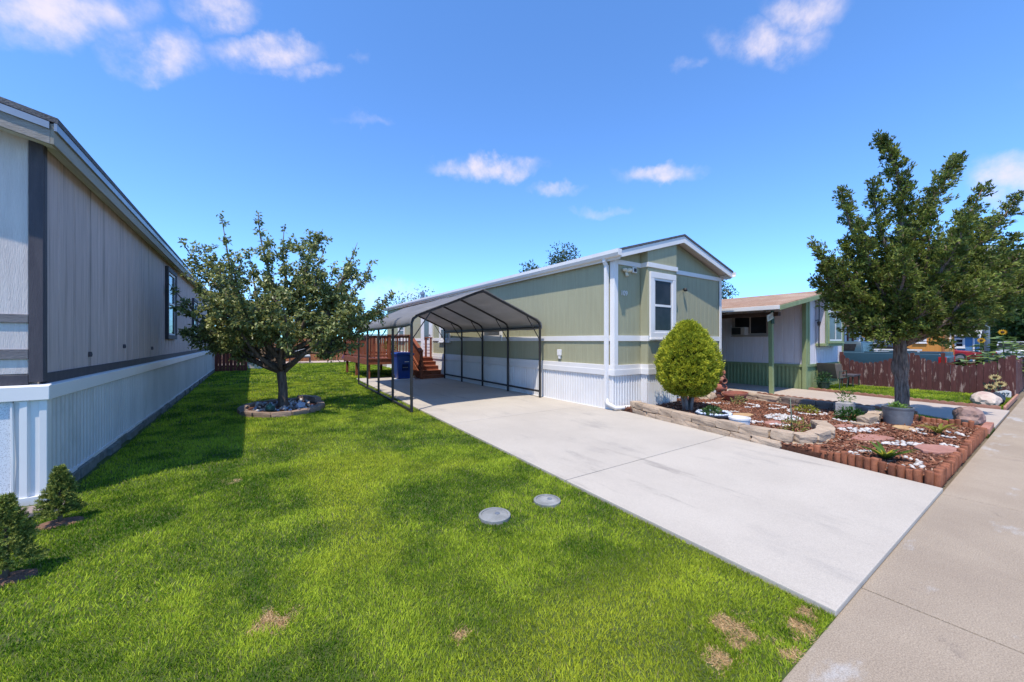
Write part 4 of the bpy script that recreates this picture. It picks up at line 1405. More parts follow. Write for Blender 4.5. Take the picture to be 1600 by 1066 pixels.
def tuft(name, loc, n_, L_, w_, lo, hi, label, cat='plant', up=.8, bend=.3, parent=None):
    """rosette of strap leaves"""
    t_ = parent or thing(name, loc, label, cat)
    V_, F_, Cc = [], [], []
    for k_ in range(n_):
        a_ = 2 * math.pi * k_ / n_ + NP.uniform(-.25, .25)
        ln = L_ * NP.uniform(.7, 1.1)
        el_ = up * NP.uniform(.7, 1.25)
        dv = np.array([math.cos(a_), math.sin(a_), 0])
        sd = np.array([-math.sin(a_), math.cos(a_), 0])
        c_ = np.asarray(lo) + (np.asarray(hi) - np.asarray(lo)) * NP.random()
        p_ = np.zeros(3)
        st_ = len(V_)
        ang_ = el_
        for q_ in range(5):
            f_ = q_ / 4
            ww = w_ * (1 - f_ ** 2) * (.55 + .45 * min(1, f_ * 3)) + .0015
            V_ += [p_ + sd * ww + np.array([0, 0, ww * .4]), p_.copy(), p_ - sd * ww + np.array([0, 0, ww * .4])]
            Cc += [c_] * 3
            if q_ < 4:
                b_ = st_ + q_ * 3
                F_ += [(b_, b_ + 1, b_ + 4, b_ + 3), (b_ + 1, b_ + 2, b_ + 5, b_ + 4)]
            p_ = p_ + (dv * math.cos(ang_) + np.array([0, 0, math.sin(ang_)])) * ln / 4
            ang_ -= bend
    me_ = rowmesh('leaves', np.array(V_), np.array(F_), PLANT, np.array(Cc), True)
    o_ = add_mesh(name if parent else 'leaves', me_, t_)
    return t_


def bush(name, loc, n_, r_, lo, hi, L_, label, sq=(1, 1, .7), asp=.35):
    t_ = thing(name, loc, label, 'plant')
    add_mesh('foliage', leaf_ball('foliage', n_, (0, 0, r_ * sq[2] * .6), r_, lo, hi, L_, sq=sq, material=PLANT, asp=asp), t_)
    st_ = MB()
    for k_ in range(4):
        a_ = k_ * 1.7
        st_.tube([loc, (loc[0] + r_ * .5 * math.cos(a_), loc[1] + r_ * .5 * math.sin(a_), loc[2] + r_ * sq[2])], .006, 5)
    st_.build('stems', LOGW, t_)
    return t_


sp_ = tuft('spiky_plant', (6.22, 1.24, .09), 16, .34, .028, (.035, .085, .012), (.11, .17, .02), 'spiky dark green plant nearest the driveway corner', up=.65, bend=.12)
tuft('heart_leaves', (0, 0, 0), 12, .15, .02, (.32, .30, .02), (.42, .36, .03), '', up=1.0, bend=.1, parent=sp_)
tuft('arching_plant', (8.52, 1.12, .09), 13, .38, .024, (.16, .17, .02), (.30, .26, .05), 'arching yellow green plant ringed by white pebbles near the back logs', up=.95, bend=.38)
bush('herb_clump', (8.72, 2.2, .09), 600, .20, (.02, .07, .012), (.05, .13, .02), .06, 'dense dark green herb before the grey concrete block')
bush('low_plant', (8.97, 2.92, .09), 400, .19, (.20, .22, .02), (.36, .33, .05), .05, 'low yellow green plant inside a pebble ring by the dark stones', (1, 1, .5))
bush('wild_plant', (6.78, 2.36, .09), 160, .2, (.08, .13, .03), (.30, .25, .05), .06, 'loose weedy plant with a tall stalk behind the stone curl', (1, 1, .8))
m = MB().tube([(6.85, 2.42, .09), (6.86, 2.43, .4), (6.85, 2.44, .62)], [.012, .009, .005], 6)
single(m, 'garden_stake', mat('grey_green_stake', (.16, .19, .14)), (6.85, 2.42, .09), 'thin grey green stalk standing behind the stone curl', 'stake', smooth=True)
bush('low_plant', (8.9, 4.15, .09), 160, .16, (.14, .17, .04), (.33, .30, .10), .05, 'sparse plant before the oval terracotta planter', (1, 1, .8))

# planters and ornaments
TERRA = mat('terracotta', (.36, .13, .085), (.28, .095, .065), 7, .75, .3, 40, c3=(.42, .24, .18), s3=6, f3=(.55, .8))
TERRA_D = mat('dark_terracotta', (.22, .085, .065), (.30, .15, .11), 9, .7, .3, 40)
op = thing('oval_planter', (9.48, 4.5, .08), 'oval terracotta planter at the back of the bed', 'planter')
MB().lathe((9.48, 4.5, .08), [(.28, 0), (.36, .16), (.385, .16), (.385, .20), (.35, .20), (.33, .13)], 28, 1.0, .62).build('bowl', TERRA, op, smooth='auto')
MB().lathe((9.48, 4.5, .20), [(.33, 0), (.33, .012)], 28, 1.0, .62).build('soil', MULCH, op)


def jug(c, axis, r_, L_, nm, parent):
    """round-bellied jar lying along axis with an open mouth"""
    c, axis = Vector(c), Vector(axis).normalized()
    prof_ = [(0, .35), (.15, .75), (.4, 1.0), (.62, .9), (.78, .62), (.88, .55), (.95, .68), (1.0, .72), (1.0, .60), (.9, .46), (.6, .42)]
    pts_ = [c + axis * L_ * (t_ - .5) for t_, _ in prof_]
    m_ = MB()
    up_ = Vector((.2, .1, .97))
    a_ = axis.cross(up_).normalized()
    b_ = a_.cross(axis)
    n_ = 16
    for p_, (t_, q_) in zip(pts_, prof_):
        for k_ in range(n_):
            th_ = 2 * math.pi * k_ / n_
            m_.v.append(tuple(p_ + (a_ * math.cos(th_) + b_ * math.sin(th_)) * r_ * q_))
    for i_ in range(len(pts_) - 1):
        for k_ in range(n_):
            s0, s1 = i_ * n_ + k_, i_ * n_ + (k_ + 1) % n_
            m_.f.append((s0, s1, s1 + n_, s0 + n_))
    m_.f.append(tuple(range(n_)))
    m_.f.append(tuple(range(len(m_.v) - n_, len(m_.v))))
    j_ = m_.build(nm, parent[1], parent[0], smooth='auto')
    q_ = MB()
    e_ = c + axis * L_ * .42
    hp = [e_ + b_ * r_ * .6, e_ + b_ * r_ * 1.15 - axis * L_ * .12, c + b_ * r_ * 1.25, c - axis * L_ * .1 + b_ * r_ * .95]
    q_.tube(hp, .014, 6)
    q_.build('jug_handle', parent[1], j_, smooth=True)


jf = thing('jug_fountain', (9.62, 4.95, .08), 'stack of three terracotta jugs beside the right corner of the green home', 'fountain')
jug((9.62, 4.95, .74), (.9, -.2, -.25), .105, .28, 'jug', (jf, TERRA))
jug((9.66, 4.91, .53), (-.45, -.9, -.15), .10, .26, 'jug', (jf, TERRA_D))
jug((9.64, 4.93, .33), (.7, -.65, -.1), .105, .27, 'jug', (jf, TERRA))
MB().lathe((9.64, 4.97, .08), [(.10, 0), (.06, .1), (.05, .3), (.04, .6), (.03, .7)], 10).build('stem', TERRA_D, jf, smooth=True)
m = MB().ico((9.25, 5.05, .13), .24, 2, (1.15, .7, .55), .25, 1.6, 3)
single(m, 'pale_rock', STONE, (9.25, 5.05, .05), 'pale tan rock beside the jug fountain', 'rock')
bu = thing('bucket', (6.42, 2.98, .09), 'white bucket sunk in mulch behind the stone border', 'bucket')
MB().lathe((6.42, 2.98, .06), [(.13, 0), (.15, .20), (.158, .20), (.158, .225), (.14, .225), (.13, .15)], 24).build('pail', WHITE, bu, smooth='auto')
MB().lathe((6.42, 2.98, .16), [(.132, 0), (.132, .04)], 24).build('soil', MULCH, bu)
bp_ = thing('round_planter', (6.84, 3.62, .09), 'black round bowl of herbs with pale stones on its rim', 'planter')
BLK = mat('black_rubber', (.018, .02, .026), (.03, .035, .045), 5, .5)
MB().lathe((6.84, 3.62, .06), [(.20, 0), (.30, .10), (.31, .13), (.27, .14), (.24, .10)], 28).build('bowl', BLK, bp_, smooth='auto')
MB().lathe((6.84, 3.62, .12), [(.25, 0), (.25, .02)], 24).build('soil', MULCH, bp_)
add_mesh('foliage', leaf_ball('foliage', 260, (-.02, .02, .14), .16, (.03, .08, .015), (.09, .17, .04), .05, sq=(1, 1, .55), material=PLANT), bp_)
pb = np.array(ring(0, 0, .24, .28, 46))
R_ = basis(runit(46) * np.array([1, 1, .2]), np.tile([0, 0, 1.0], (46, 1)))
add_mesh('rim_stones', scatter('rim_stones', IV, IF, np.stack([pb[:, 0], pb[:, 1], np.full(46, .125)], 1), R_, .022 * (.8 + .5 * NP.random((46, 3))), np.array([(.5, .55, .62)]) * (.7 + .5 * NP.random((46, 1))), PEBW, True), bp_)
cb = thing('concrete_block', (9.3, 2.42, .09), 'grey concrete block planter before the dark back stones', 'planter')
MB().box(9.12, 9.44, 2.30, 2.52, .08, .34).build('block', mat('grey_block', (.40, .38, .36), (.33, .31, .30), 9, .9, .6, 50), cb, bevel=.012)
add_mesh('foliage', leaf_ball('foliage', 130, (0, 0, .34), .13, (.12, .20, .03), (.24, .32, .06), .055, material=PLANT), cb)
# grey ribbed metal planter
ZINC = mat('dull_zinc', (.20, .21, .23), (.14, .15, .165), 4, .5, .3, 30, metal=.35, c3=(.28, .29, .31), s3=3, f3=(.5, .8), st3=(1, 1, 3))
dr = thing('metal_planter', (9.05, 1.66, .09), 'grey ribbed metal tub planter in front of the juniper trunk', 'planter')
prof = [(.165, 0)]
for k in range(14):
    z = .02 + .02 * k
    prof.append((.17 + .022 * k / 14 + (.006 if k % 2 else 0), z))
prof += [(.203, .30), (.203, .32), (.182, .32), (.178, .24)]
MB().lathe((9.05, 1.66, .07), prof, 36).build('tub', ZINC, dr, smooth='auto')
MB().lathe((9.05, 1.66, .30), [(.18, 0), (.18, .02)], 28).build('soil', MULCH, dr)
add_mesh('foliage', leaf_ball('foliage', 220, (.01, .0, .28), .11, (.12, .24, .04), (.26, .38, .08), .06, sq=(1, 1, .6), material=PLANT), dr)
# boulders
PINK = mat('pink_granite', (.36, .235, .195), (.27, .17, .145), 6, .85, .9, 14, c3=(.20, .13, .115), s3=7, f3=(.5, .7))
PALE = mat('pale_sandstone', (.56, .47, .39), (.48, .37, .31), 4, .85, .7, 18, c3=(.42, .26, .22), s3=4, f3=(.5, .75))
single(MB().ico((10.45, 1.02, .14), .25, 3, (1.0, .8, .8), .32, 1.3, 6), 'boulder', PINK, (10.45, 1.02, 0), 'angular pink boulder on the grass strip by the sidewalk', 'boulder')
single(MB().ico((14.15, 1.12, .10), .32, 3, (1.15, .7, .62), .22, 1.3, 2), 'boulder', PALE, (14.15, 1.12, 0), 'pale rounded boulder at the corner of the neighbour lawn', 'boulder')
single(MB().ico((14.55, 1.0, .13), .17, 2, (1, .8, 1), .3, 1.5, 5), 'dark_rock', BLK, (14.55, 1.0, 0), 'small black rock against the pale boulder', 'rock')
# sunflower plaque
sf = thing('sunflower_plaque', (16.3, 1.12, 0), 'stack of three cream sunflowers over a white number plaque by the red fence', 'ornament')
PETAL = mat('cream_petal', (.70, .55, .26), (.62, .46, .18), 20, .6)
for (dy, dz) in ((.02, .54), (-.07, .37), (.10, .28)):
    c = Vector((16.3, 1.12 + dy, dz))
    pm = MB()
    for k in range(14):
        a = 2 * math.pi * k / 14
        f = lambda r_, t_, o_: (c.x - o_, c.y + r_ * math.cos(t_), c.z + r_ * .72 * math.sin(t_))
        pm.add([f(.03, a, .015), f(.075, a + .24, .025), f(.12, a, .02), f(.075, a - .24, .025), f(.075, a, .0)], [(0, 1, 2, 3), (0, 4, 1), (1, 4, 2), (2, 4, 3), (3, 4, 0)])
    fo = pm.build('flower', PETAL, sf)
    MB().ico((c.x - .025, c.y, c.z), .042, 2, (.5, 1, .75), 0).build('flower_centre', bpy.data.materials.get('brown_seed') or mat('brown_seed', (.08, .04, .015)), fo, smooth=True)
MB().tube([(16.33, 1.12, 0), (16.33, 1.13, .56)], .012, 6).build('stem', NGREEN, sf)
MB().prism([(16.27, 1.14, .03), (16.27, .88, .03), (16.27, .88, .19), (16.27, .96, .22), (16.27, 1.14, .15)], (.025, 0, 0)).build('plaque', WHITE, sf, bevel=.004, seg=1)
piece('plaque_number', text_mesh('107', .13, BLK, .004), sf, (16.263, 1.0, .10), (rad(90), 0, rad(-90)))
add_mesh('leaves', leaf_ball('leaves', 34, (.03, .06, .22), .17, (.015, .04, .03), (.06, .11, .10), .10, sq=(.2, 1, 1), material=PLANT), sf)

# ------------------------------------------------------------------ brown picket fence with scalloped top
PICKET = mat('peeling_oxblood_paint', (.115, .042, .038), (.085, .031, .029), 5, .85, .5, 30, (5, 5, .8), rnd=.15, c3=(.36, .25, .21), s3=4.2, f3=(.565, .65), st3=(4, 4, .7))


def tops(s):                                # s 0 at the house end
    if s < .48:
        q = s / .48
        return 1.06 - .32 * math.sin(math.pi * min(1, q ** .75)) + .10 * q * q
    q = (s - .48) / .52
    return 1.14 - .34 * math.sin(math.pi * q) ** .8 - .02 * q


fx0, fy0, fx1, fy1 = 17.05, 4.55, 16.72, .88
t, u, nv = board_fence('picket_fence', (fx0, fy0), (fx1, fy1), .75, PICKET, 'peeling dark red picket fence with scalloped top beside the neighbour lawn', .115, .006, tops=tops, zb=.02)
for s in (.0, .48, 1.0):
    q = Vector((fx0, fy0, 0)).lerp(Vector((fx1, fy1, 0)), s) + nv * .06
    MB().box(q.x - .045, q.x + .045, q.y - .045, q.y + .045, 0, 1.12).build('fence_post', PICKET, t)
board_fence('picket_fence', (16.8, .84), (26.0, .84), .95, PICKET, 'dark red picket fence running on along the sidewalk behind the sunflower plants', .115, .006, zb=.02)

# garden lounger against the white home
lo_ = thing('garden_chair', (15.2, 4.2, 0), 'old garden lounge chair with brown sling under the bay window', 'chair')
IRON = mat('dark_green_iron', (.03, .05, .035), (.045, .06, .045), 6, .6)
SLING = mat('brown_sling', (.20, .15, .11), (.16, .12, .09), 6, .85)
MB().obox((15.05, 4.05, .33), (.55, 0, 0), (0, .5, .0), (0, 0, .03)).build('seat', SLING, lo_)
MB().obox((15.0, 4.1, .36), (.52, 0, 0), (-.0, .42, 0), (-.10, 0, .42)).build('backrest_pad', SLING, lo_)
MB().obox((14.95, 4.08, .36), (.05, .0, 0), (0, .46, 0), (-.22, 0, .45)).build('backrest', SLING, lo_)
for x in (14.95, 15.65):
    for y in (4.03, 4.5):
        MB().tube([(x, y, 0), (x + .1, y, .34)], .014, 6).build('leg', IRON, lo_)
for y in (4.03, 4.5):
    MB().tube([(14.9, y, .34), (15.9, y, .34)], .014, 6).build('frame_rail', IRON, lo_)
    MB().tube([(14.95, y, .34), (15.0, y, .55), (15.6, y, .56), (15.65, y, .34)], .014, 6).build('arm', IRON, lo_)
st_ = thing('garden_bench', (16.3, 4.1, 0), 'low dark bench standing between the lounge chair and the picket fence', 'bench')
MB().box(15.98, 16.75, 3.95, 4.28, .34, .40).build('seat', DARKTRIM, st_, bevel=.01)
for x in (16.05, 16.68):
    for y in (3.98, 4.25):
        MB().tube([(x, y, 0), (x, y, .34)], .018, 6).build('leg', IRON, st_)
wb = thing('potted_fern', (14.62, 4.32, 0), 'green leafy pot plant at the corner of the white home', 'plant')
MB().lathe((14.62, 4.32, 0), [(.12, 0), (.16, .2), (.17, .22)], 12).build('pot', IRON, wb)
add_mesh('foliage', leaf_ball('foliage', 160, (0, 0, .32), .2, (.02, .06, .02), (.06, .13, .04), .09, material=PLANT), wb)
# ------------------------------------------------------------------ trees
BARK = mat('grey_brown_bark', (.18, .135, .105), (.075, .055, .045), 10, .95, 1.0, 18, (3, 3, .6), c3=(.30, .27, .25), s3=5, f3=(.58, .72), st3=(2, 2, .7))
BARK_J = mat('juniper_bark', (.27, .195, .15), (.07, .048, .037), 12, .95, 1.0, 16, (4, 4, .5), c3=(.26, .215, .18), s3=5, f3=(.5, .75), st3=(3, 3, .4))
BARK_S = mat('pale_stem_bark', (.30, .24, .20), (.22, .17, .14), 9, .95, 1.0, 22, (4, 4, .5))
FOL = mat('pear_leaf', (.06, .12, .03), vcol=True, rough=.38, spec=.45, transl=.35)
FOL_J = mat('juniper_scale', (.06, .09, .03), vcol=True, rough=.6, transl=.3)
FOL_A = mat('arborvitae_scale', (.2, .25, .03), vcol=True, rough=.6, transl=.25)
RV = np.array([.8267, -.5627, 0])           # along the street face of the crowns
DV = np.array([.5627, .8267, 0])
LEAF = [(0, 0, 0), (.5, .42, .14), (0, 1, -.04), (-.5, .42, .14)]
LEAFF = [(0, 1, 2), (0, 2, 3)]


def limb(p0, p1, ctrl, n=9, wob=.05):
    p0, p1, c = map(np.asarray, (p0, p1, ctrl))
    ph = NP.uniform(0, 6, 3)
    out = []
    for i in range(n):
        t = i / (n - 1)
        p = (1 - t) ** 2 * p0 + 2 * t * (1 - t) * c + t * t * p1
        p = p + wob * math.sin(math.pi * t) * np.array([math.sin(5 * t + ph[0]), math.sin(6 * t + ph[1]), .5 * math.sin(7 * t + ph[2])])
        out.append(p)
    return np.array(out)


def path_at(path, t):
    f = t * (len(path) - 1)
    i = min(int(f), len(path) - 2)
    q = path[i] * (1 - (f - i)) + path[i + 1] * (f - i)
    d = path[i + 1] - path[i]
    return q, d / np.linalg.norm(d)


# ---- pear tree in its stone ring
PB = np.array([.55, 9.78, 0.0])
pt = thing('fruit_tree', tuple(PB), 'broad leafy pear tree in a stone ring in the middle of the lawn', 'tree')
tr = MB()
trunk = [PB + [0, 0, -.05], PB + [0, 0, .12], PB + RV * .0 + [0, 0, .45], PB - RV * .04 + [0, 0, .85], PB - RV * .02 + [0, 0, 1.25]]
tr.tube(trunk, [.135, .10, .088, .09, .07], 12)
tips = [(-1.43, 4.24, .1), (-.42, 4.27, -.2), (-.15, 4.12, .3), (-2.0, 3.65, -.3), (-2.72, 2.82, .2), (.72, 3.95, .1), (1.1, 3.42, -.4), (1.56, 3.72, .2),
        (2.02, 3.2, -.1), (2.28, 2.6, .4), (1.75, 1.45, .1), (-1.15, 1.35, .2), (-2.1, 1.75, -.1), (0, 3.0, -1.6), (.5, 3.2, 1.7), (-.8, 2.7, -1.5), (.9, 2.4, -1.5),
        (-1.0, 3.0, 1.5), (1.2, 2.5, 1.4), (-1.75, 2.9, .3), (-.9, 3.5, .2), (.35, 3.4, .2), (1.0, 2.4, .1), (-.6, 2.4, -.9), (.45, 2.0, -1.1), (-1.6, 2.3, -.8), (1.55, 2.1, -.7), (1.2, 1.7, .7), (-1.5, 1.75, .7)]
P_, D_, tws = [], [], MB()


def leafy(q, tdir, tl):
    e = q + tdir * tl
    if tl > .2:
        tws.tube([q, (q + e) / 2 + [0, 0, .02], e], [.007, .004, .002], 4, False)
    nl = int(tl / .0135) + 5
    for j_ in range(nl):
        s_ = (j_ + NP.random()) / nl
        P_.append(q + tdir * tl * (.1 + .9 * s_) + NP.normal(size=3) * .026)
        D_.append(runit(1)[0] * .85 + tdir * .45 + np.array([0, 0, -.45]))


for (l, z, dd) in tips:
    st = PB + np.array([0, 0, NP.uniform(.78, 1.3)]) - RV * .03
    tip = PB + RV * l + DV * dd + np.array([0, 0, z])
    c = PB + RV * l * NP.uniform(.5, .75) + DV * dd * .62 + np.array([0, 0, 1.0 + (z - 1) * NP.uniform(.2, .45)])
    pa = limb(st, tip, c, 10, .10)
    L_ = np.linalg.norm(np.diff(pa, axis=0), axis=1).sum()
    r0 = .018 + .014 * L_
    tr.tube(pa, list(np.linspace(r0, .005, 10)), 7)
    for k in range(int(L_ * 9)):            # leaves close along the limb, thinning to a bare-ish spike
        t = .35 + .65 * NP.random()
        q, dr_ = path_at(pa, t)
        side = runit(1)[0]
        leafy(q, (side * .8 + dr_ * .8) / 1.2, (.26 * (1 - t) + .09) * NP.uniform(.6, 1.2))
    for k in range(int(L_ * 2.15) + 1):      # side branches that fill the crown between the limbs
        t = NP.uniform(.30, .88)
        q, dr_ = path_at(pa, t)
        sd = runit(1)[0]
        sd[2] = abs(sd[2]) * .6 - .12
        bd = sd * .95 + dr_ * .35
        bd /= np.linalg.norm(bd)
        bl = (.95 * (1 - t) + .25) * NP.uniform(.6, 1.1)
        pb_ = limb(q, q + bd * bl + np.array([0, 0, .10 * bl]), q + bd * bl * .5 - np.array([0, 0, .03]), 5, .02)
        tws.tube(pb_, [.011, .009, .007, .005, .003], 5, False)
        for j in range(int(bl * 14) + 2):
            t2 = .15 + .85 * NP.random()
            q2, d2 = path_at(pb_, t2)
            s2 = runit(1)[0] * .9 + d2 * .6 + np.array([0, 0, .15])
            leafy(q2, s2 / np.linalg.norm(s2), NP.uniform(.10, .30))
tr.build('trunk', BARK, pt, smooth=True)
tws.build('twigs', BARK, pt, kind='stuff')
P_, D_ = np.array(P_), np.array(D_)
n = len(P_)
tt = NP.random((n, 1))
col = np.array([.06, .095, .025]) * (1 - tt) + np.array([.40, .43, .15]) * tt
yl = NP.random(n) < .07
col[yl] = np.array([.24, .22, .05]) * (.8 + .4 * NP.random((yl.sum(), 1)))
sc = np.stack([.036 + .018 * NP.random(n), .062 + .035 * NP.random(n), .06 * np.ones(n)], 1)
me = scatter('crown', LEAF, LEAFF, P_, basis(D_, runit(n) + np.array([0, 0, .8])), sc, col, FOL, off=PB)
add_mesh('crown', me, pt)
print('pear leaves', n)
# stone ring round the tree
rg = thing('stone_ring', tuple(PB), 'ring of low brown edging stones round the pear tree', 'stone ring')
rst = [stone_mesh('stone', mat('brown_edging_stone', (.31, .22, .165), (.22, .155, .12), 6, .9, .8, 25, rnd=.2, c3=(.38, .31, .25), s3=6, f3=(.58, .78)), i + 30) for i in range(4)]
for k in range(15):
    a = 2 * math.pi * k / 15
    rx, ry = .74, .98
    q = Vector((PB[0] + rx * math.cos(a), PB[1] + ry * math.sin(a), .06))
    tg = math.atan2(ry * math.cos(a), -rx * math.sin(a))
    hh = .11 if k not in (1, 2) else .19
    piece('stone', random.choice(rst), rg, (q.x, q.y, hh / 2 - .01), (random.uniform(-.05, .05), random.uniform(-.05, .05), tg + random.uniform(-.06, .06)), (.35, .15, hh))
MB().lathe((PB[0], PB[1], -.0), [(.70, 0), (.70, .045), (.1, .07)], 24, 1, 1.3).build('bark_fill', MULCH, rg)
PEBM = mat('mixed_stones', (.5, .5, .5), vcol=True, rough=.6)
pts = np.array([(NP.uniform(-.55, .55), NP.uniform(-.75, .75)) for k in range(130)])
cl = np.array([(.55, .52, .50), (.40, .33, .28), (.28, .32, .42), (.60, .45, .34), (.18, .14, .12)])[NP.integers(0, 5, 130)]
me = scatter('white_rocks', IV, IF, np.stack([pts[:, 0], pts[:, 1], np.full(130, .075)], 1), basis(runit(130), runit(130)), .035 * (.7 + .7 * NP.random((130, 3))), cl, PEBM, False)
add_mesh('ring_pebbles', me, None, tuple(PB), label='scattered pale and brown stones inside the tree ring', cat='pebbles', kind='stuff')
single(MB().ico((.30, 9.2, .14), .10, 1, (1, .8, 1), .25, 1.7, 4), 'green_glass_rock', mat('teal_glass', (.02, .10, .09), rough=.2, spec=.6), (.30, 9.2, .05), 'teal green glass rock left of the pear trunk', 'rock')
single(MB().ico((.84, 9.25, .13), .10, 1, (1, .8, .9), .25, 1.7, 8), 'blue_grey_rock', mat('blue_grey_stone', (.30, .33, .42), (.45, .47, .55), 9, .6), (.84, 9.25, .05), 'blue grey rock right of the pear trunk', 'rock')

# ---- juniper
JB = np.array([9.62, 1.70, 0.05])
jt = thing('juniper_tree', tuple(JB), 'tall irregular juniper tree with a thick knotted trunk at the right', 'tree')
V, Fc = [], []
NR, NA = 70, 30
for j in range(NR + 1):
    z = -.05 + 2.35 * j / NR
    for i in range(NA):
        a = 2 * math.pi * i / NA
        r_ = .092 - .005 * z + .03 * math.exp(-((z) / .15) ** 2) + .022 * math.exp(-((z - 1.02) / .14) ** 2)
        tw = a + z * .7
        r_ *= 1 + .13 * math.sin(3 * tw) + .08 * math.sin(7 * tw + 1) + .20 * mn.noise(Vector((math.cos(a) * 1.8, math.sin(a) * 1.8, z * 4.5))) + .12 * mn.noise(Vector((math.cos(a) * 4, math.sin(a) * 4, z * 9)))
        V.append((JB[0] + r_ * math.cos(a) - .03 * z * RV[0], JB[1] + r_ * math.sin(a) - .03 * z * RV[1], z))
for j in range(NR):
    for i in range(NA):
        a0, a1 = j * NA + i, j * NA + (i + 1) % NA
        Fc.append((a0, a1, a1 + NA, a0 + NA))
tr = MB().add(V, Fc)
S_ = 1.0
tipsj = [(-.42, 5.26, 0, 1.6), (1.16, 4.93, .1, 1.9), (-1.12, 4.30, .1, 1.6), (-.70, 4.35, -.2, 1.7), (-1.68, 3.25, 0, 1.5), (-1.55, 2.6, .2, 1.5), (-1.22, 2.05, -.1, 1.4), (1.75, 4.42, .2, 1.8),
         (2.1, 4.15, -.1, 1.8), (2.28, 3.45, .1, 1.7), (2.6, 3.1, .3, 1.6), (2.3, 2.6, -.2, 1.5), (1.8, 2.2, .1, 1.5), (1.0, 1.85, -.4, 1.5), (-.75, 1.75, -.4, 1.4), (.45, 3.8, -.2, 1.8),
         (0, 3.4, -1.3, 1.6), (.6, 3.2, 1.4, 1.6), (-.8, 2.9, -1.0, 1.5), (1.2, 2.9, -1.1, 1.6), (-.7, 3.0, 1.2, 1.5), (1.4, 3.3, 1.0, 1.6), (.3, 2.3, -1.3, 1.5), (-1.1, 3.6, -.4, 1.6), (.9, 3.7, -.5, 1.7),
         (.5, 1.9, .9, 1.4), (-.4, 2.2, -1.1, 1.4), (1.5, 2.6, .6, 1.5), (-1.0, 2.5, .8, 1.4), (.75, 2.5, -.9, 1.4),
         (-.9, 3.4, .3, 1.6), (-.3, 3.4, -.4, 1.7), (.9, 3.2, .1, 1.6), (1.4, 3.0, -.3, 1.5), (1.85, 3.7, .3, 1.7), (-1.3, 2.85, .3, 1.5), (.2, 2.8, .5, 1.6), (1.9, 2.9, .2, 1.5), (2.3, 2.05, .2, 1.5), (-1.55, 2.9, -.2, 1.5), (2.5, 2.7, 0, 1.6), (-.9, 2.1, .1, 1.5)]
P_, D_, Cc = [], [], []
tws = MB()
for (l, z, dd, zs) in tipsj:
    l *= .93
    dd *= .72
    z = 1.5 + (z - 1.5) * .95
    st = JB + np.array([0, 0, zs + NP.uniform(-.15, .1)])
    tip = JB + RV * l + DV * dd + np.array([0, 0, z])
    c = JB + RV * l * .55 + DV * dd * .55 + np.array([0, 0, zs + (z - zs) * .38])
    if z > 4.95:
        c = JB + RV * .22 + np.array([0, 0, 3.9])
    if l > 1.0 and z > 4.6:
        c = JB + RV * .25 + np.array([0, 0, 3.9])
    pa = limb(st, tip, c, 10, .07)
    L_ = np.linalg.norm(np.diff(pa, axis=0), axis=1).sum()
    tr.tube(pa, list(np.linspace(.02 + .016 * L_, .006, 10)), 7)
    nt = int(L_ * 22)
    for k in range(nt):
        t = .14 + .86 * (k + NP.random()) / nt
        q, dr_ = path_at(pa, t)
        side = runit(1)[0]
        side = side - dr_ * side.dot(dr_)
        tl = (.44 * (1 - t) ** .7 + .10) * NP.uniform(.4, 1.15)
        tdir = side * .85 + dr_ * .9 + np.array([0, 0, .15])
        tdir /= np.linalg.norm(tdir)
        if tl > .2:
            tws.tube([q, q + tdir * tl], [.008, .003], 4, False)
        ns = int(tl / .035) + 3
        tone = NP.random()
        for j in range(ns):
            s = .3 + .7 * (j + NP.random()) / ns
            o = q + tdir * tl * s + NP.normal(size=3) * .035
            base_d = tdir + runit(1)[0] * .6
            for w in range(9):
                P_.append(o + NP.normal(size=3) * .017)
                D_.append(base_d + runit(1)[0] * .75)
                Cc.append(tone)
tr.build('trunk', BARK_J, jt, smooth=True)
tws.build('twigs', BARK_J, jt, kind='stuff')
P_, D_, Cc = np.array(P_), np.array(D_), np.array(Cc)
n = len(P_)
tt = np.clip(Cc * .6 + NP.random(n) * .4, 0, 1)[:, None]
col = np.array([.026, .048, .010]) * (1 - tt) + np.array([.28, .33, .06]) * tt
br = NP.random(n) < .05
col[br] = np.array([.20, .15, .08]) * (.7 + .5 * NP.random((br.sum(), 1)))
sc = np.stack([.018 + .012 * NP.random(n), .045 + .03 * NP.random(n), .04 * np.ones(n)], 1)
add_mesh('crown', scatter('crown', LEAF, LEAFF, P_, basis(D_, runit(n)), sc, col, FOL_J, off=JB), jt)
print('juniper', n)

# ---- egg-shaped golden arborvitae
AB = np.array([7.36, 4.42, .05])
at_ = thing('arborvitae_shrub', tuple(AB), 'egg shaped bright yellow green arborvitae at the corner of the green home', 'shrub')
m = MB()
for k in range(7):
    a = k * 2.4
    m.tube([(AB[0] + .05 * math.cos(a), AB[1] + .05 * math.sin(a), -.02), (AB[0] + .08 * math.cos(a), AB[1] + .08 * math.sin(a), .25), (AB[0] + .22 * math.cos(a), AB[1] + .22 * math.sin(a), .8)], [.045, .038, .02], 8)
m.build('stems', BARK_S, at_, smooth=True)
n = 4200
u = runit(n)
th = np.arctan2(u[:, 1], u[:, 0])
prof_r = lambda h: .60 * np.clip(np.sin(np.pi * np.clip(h, 0, 1) ** .72), 0, 1) ** .55 * (1 - .12 * h)
h = NP.random(n)
r = prof_r(h * .985 + .01) * (1.06 - .34 * NP.random(n) ** 1.6) * (.84 + .26 * vnoise(th * 1.2, h * 3.2, .35, 8))
ctr = np.stack([AB[0] + r * np.cos(th), AB[1] + r * np.sin(th), (.40 + 1.48 * h)], 1)
out = np.stack([np.cos(th), np.sin(th), .55 + .5 * h], 1)
k = 11
P_ = np.repeat(ctr, k, axis=0) + NP.normal(size=(n * k, 3)) * .020
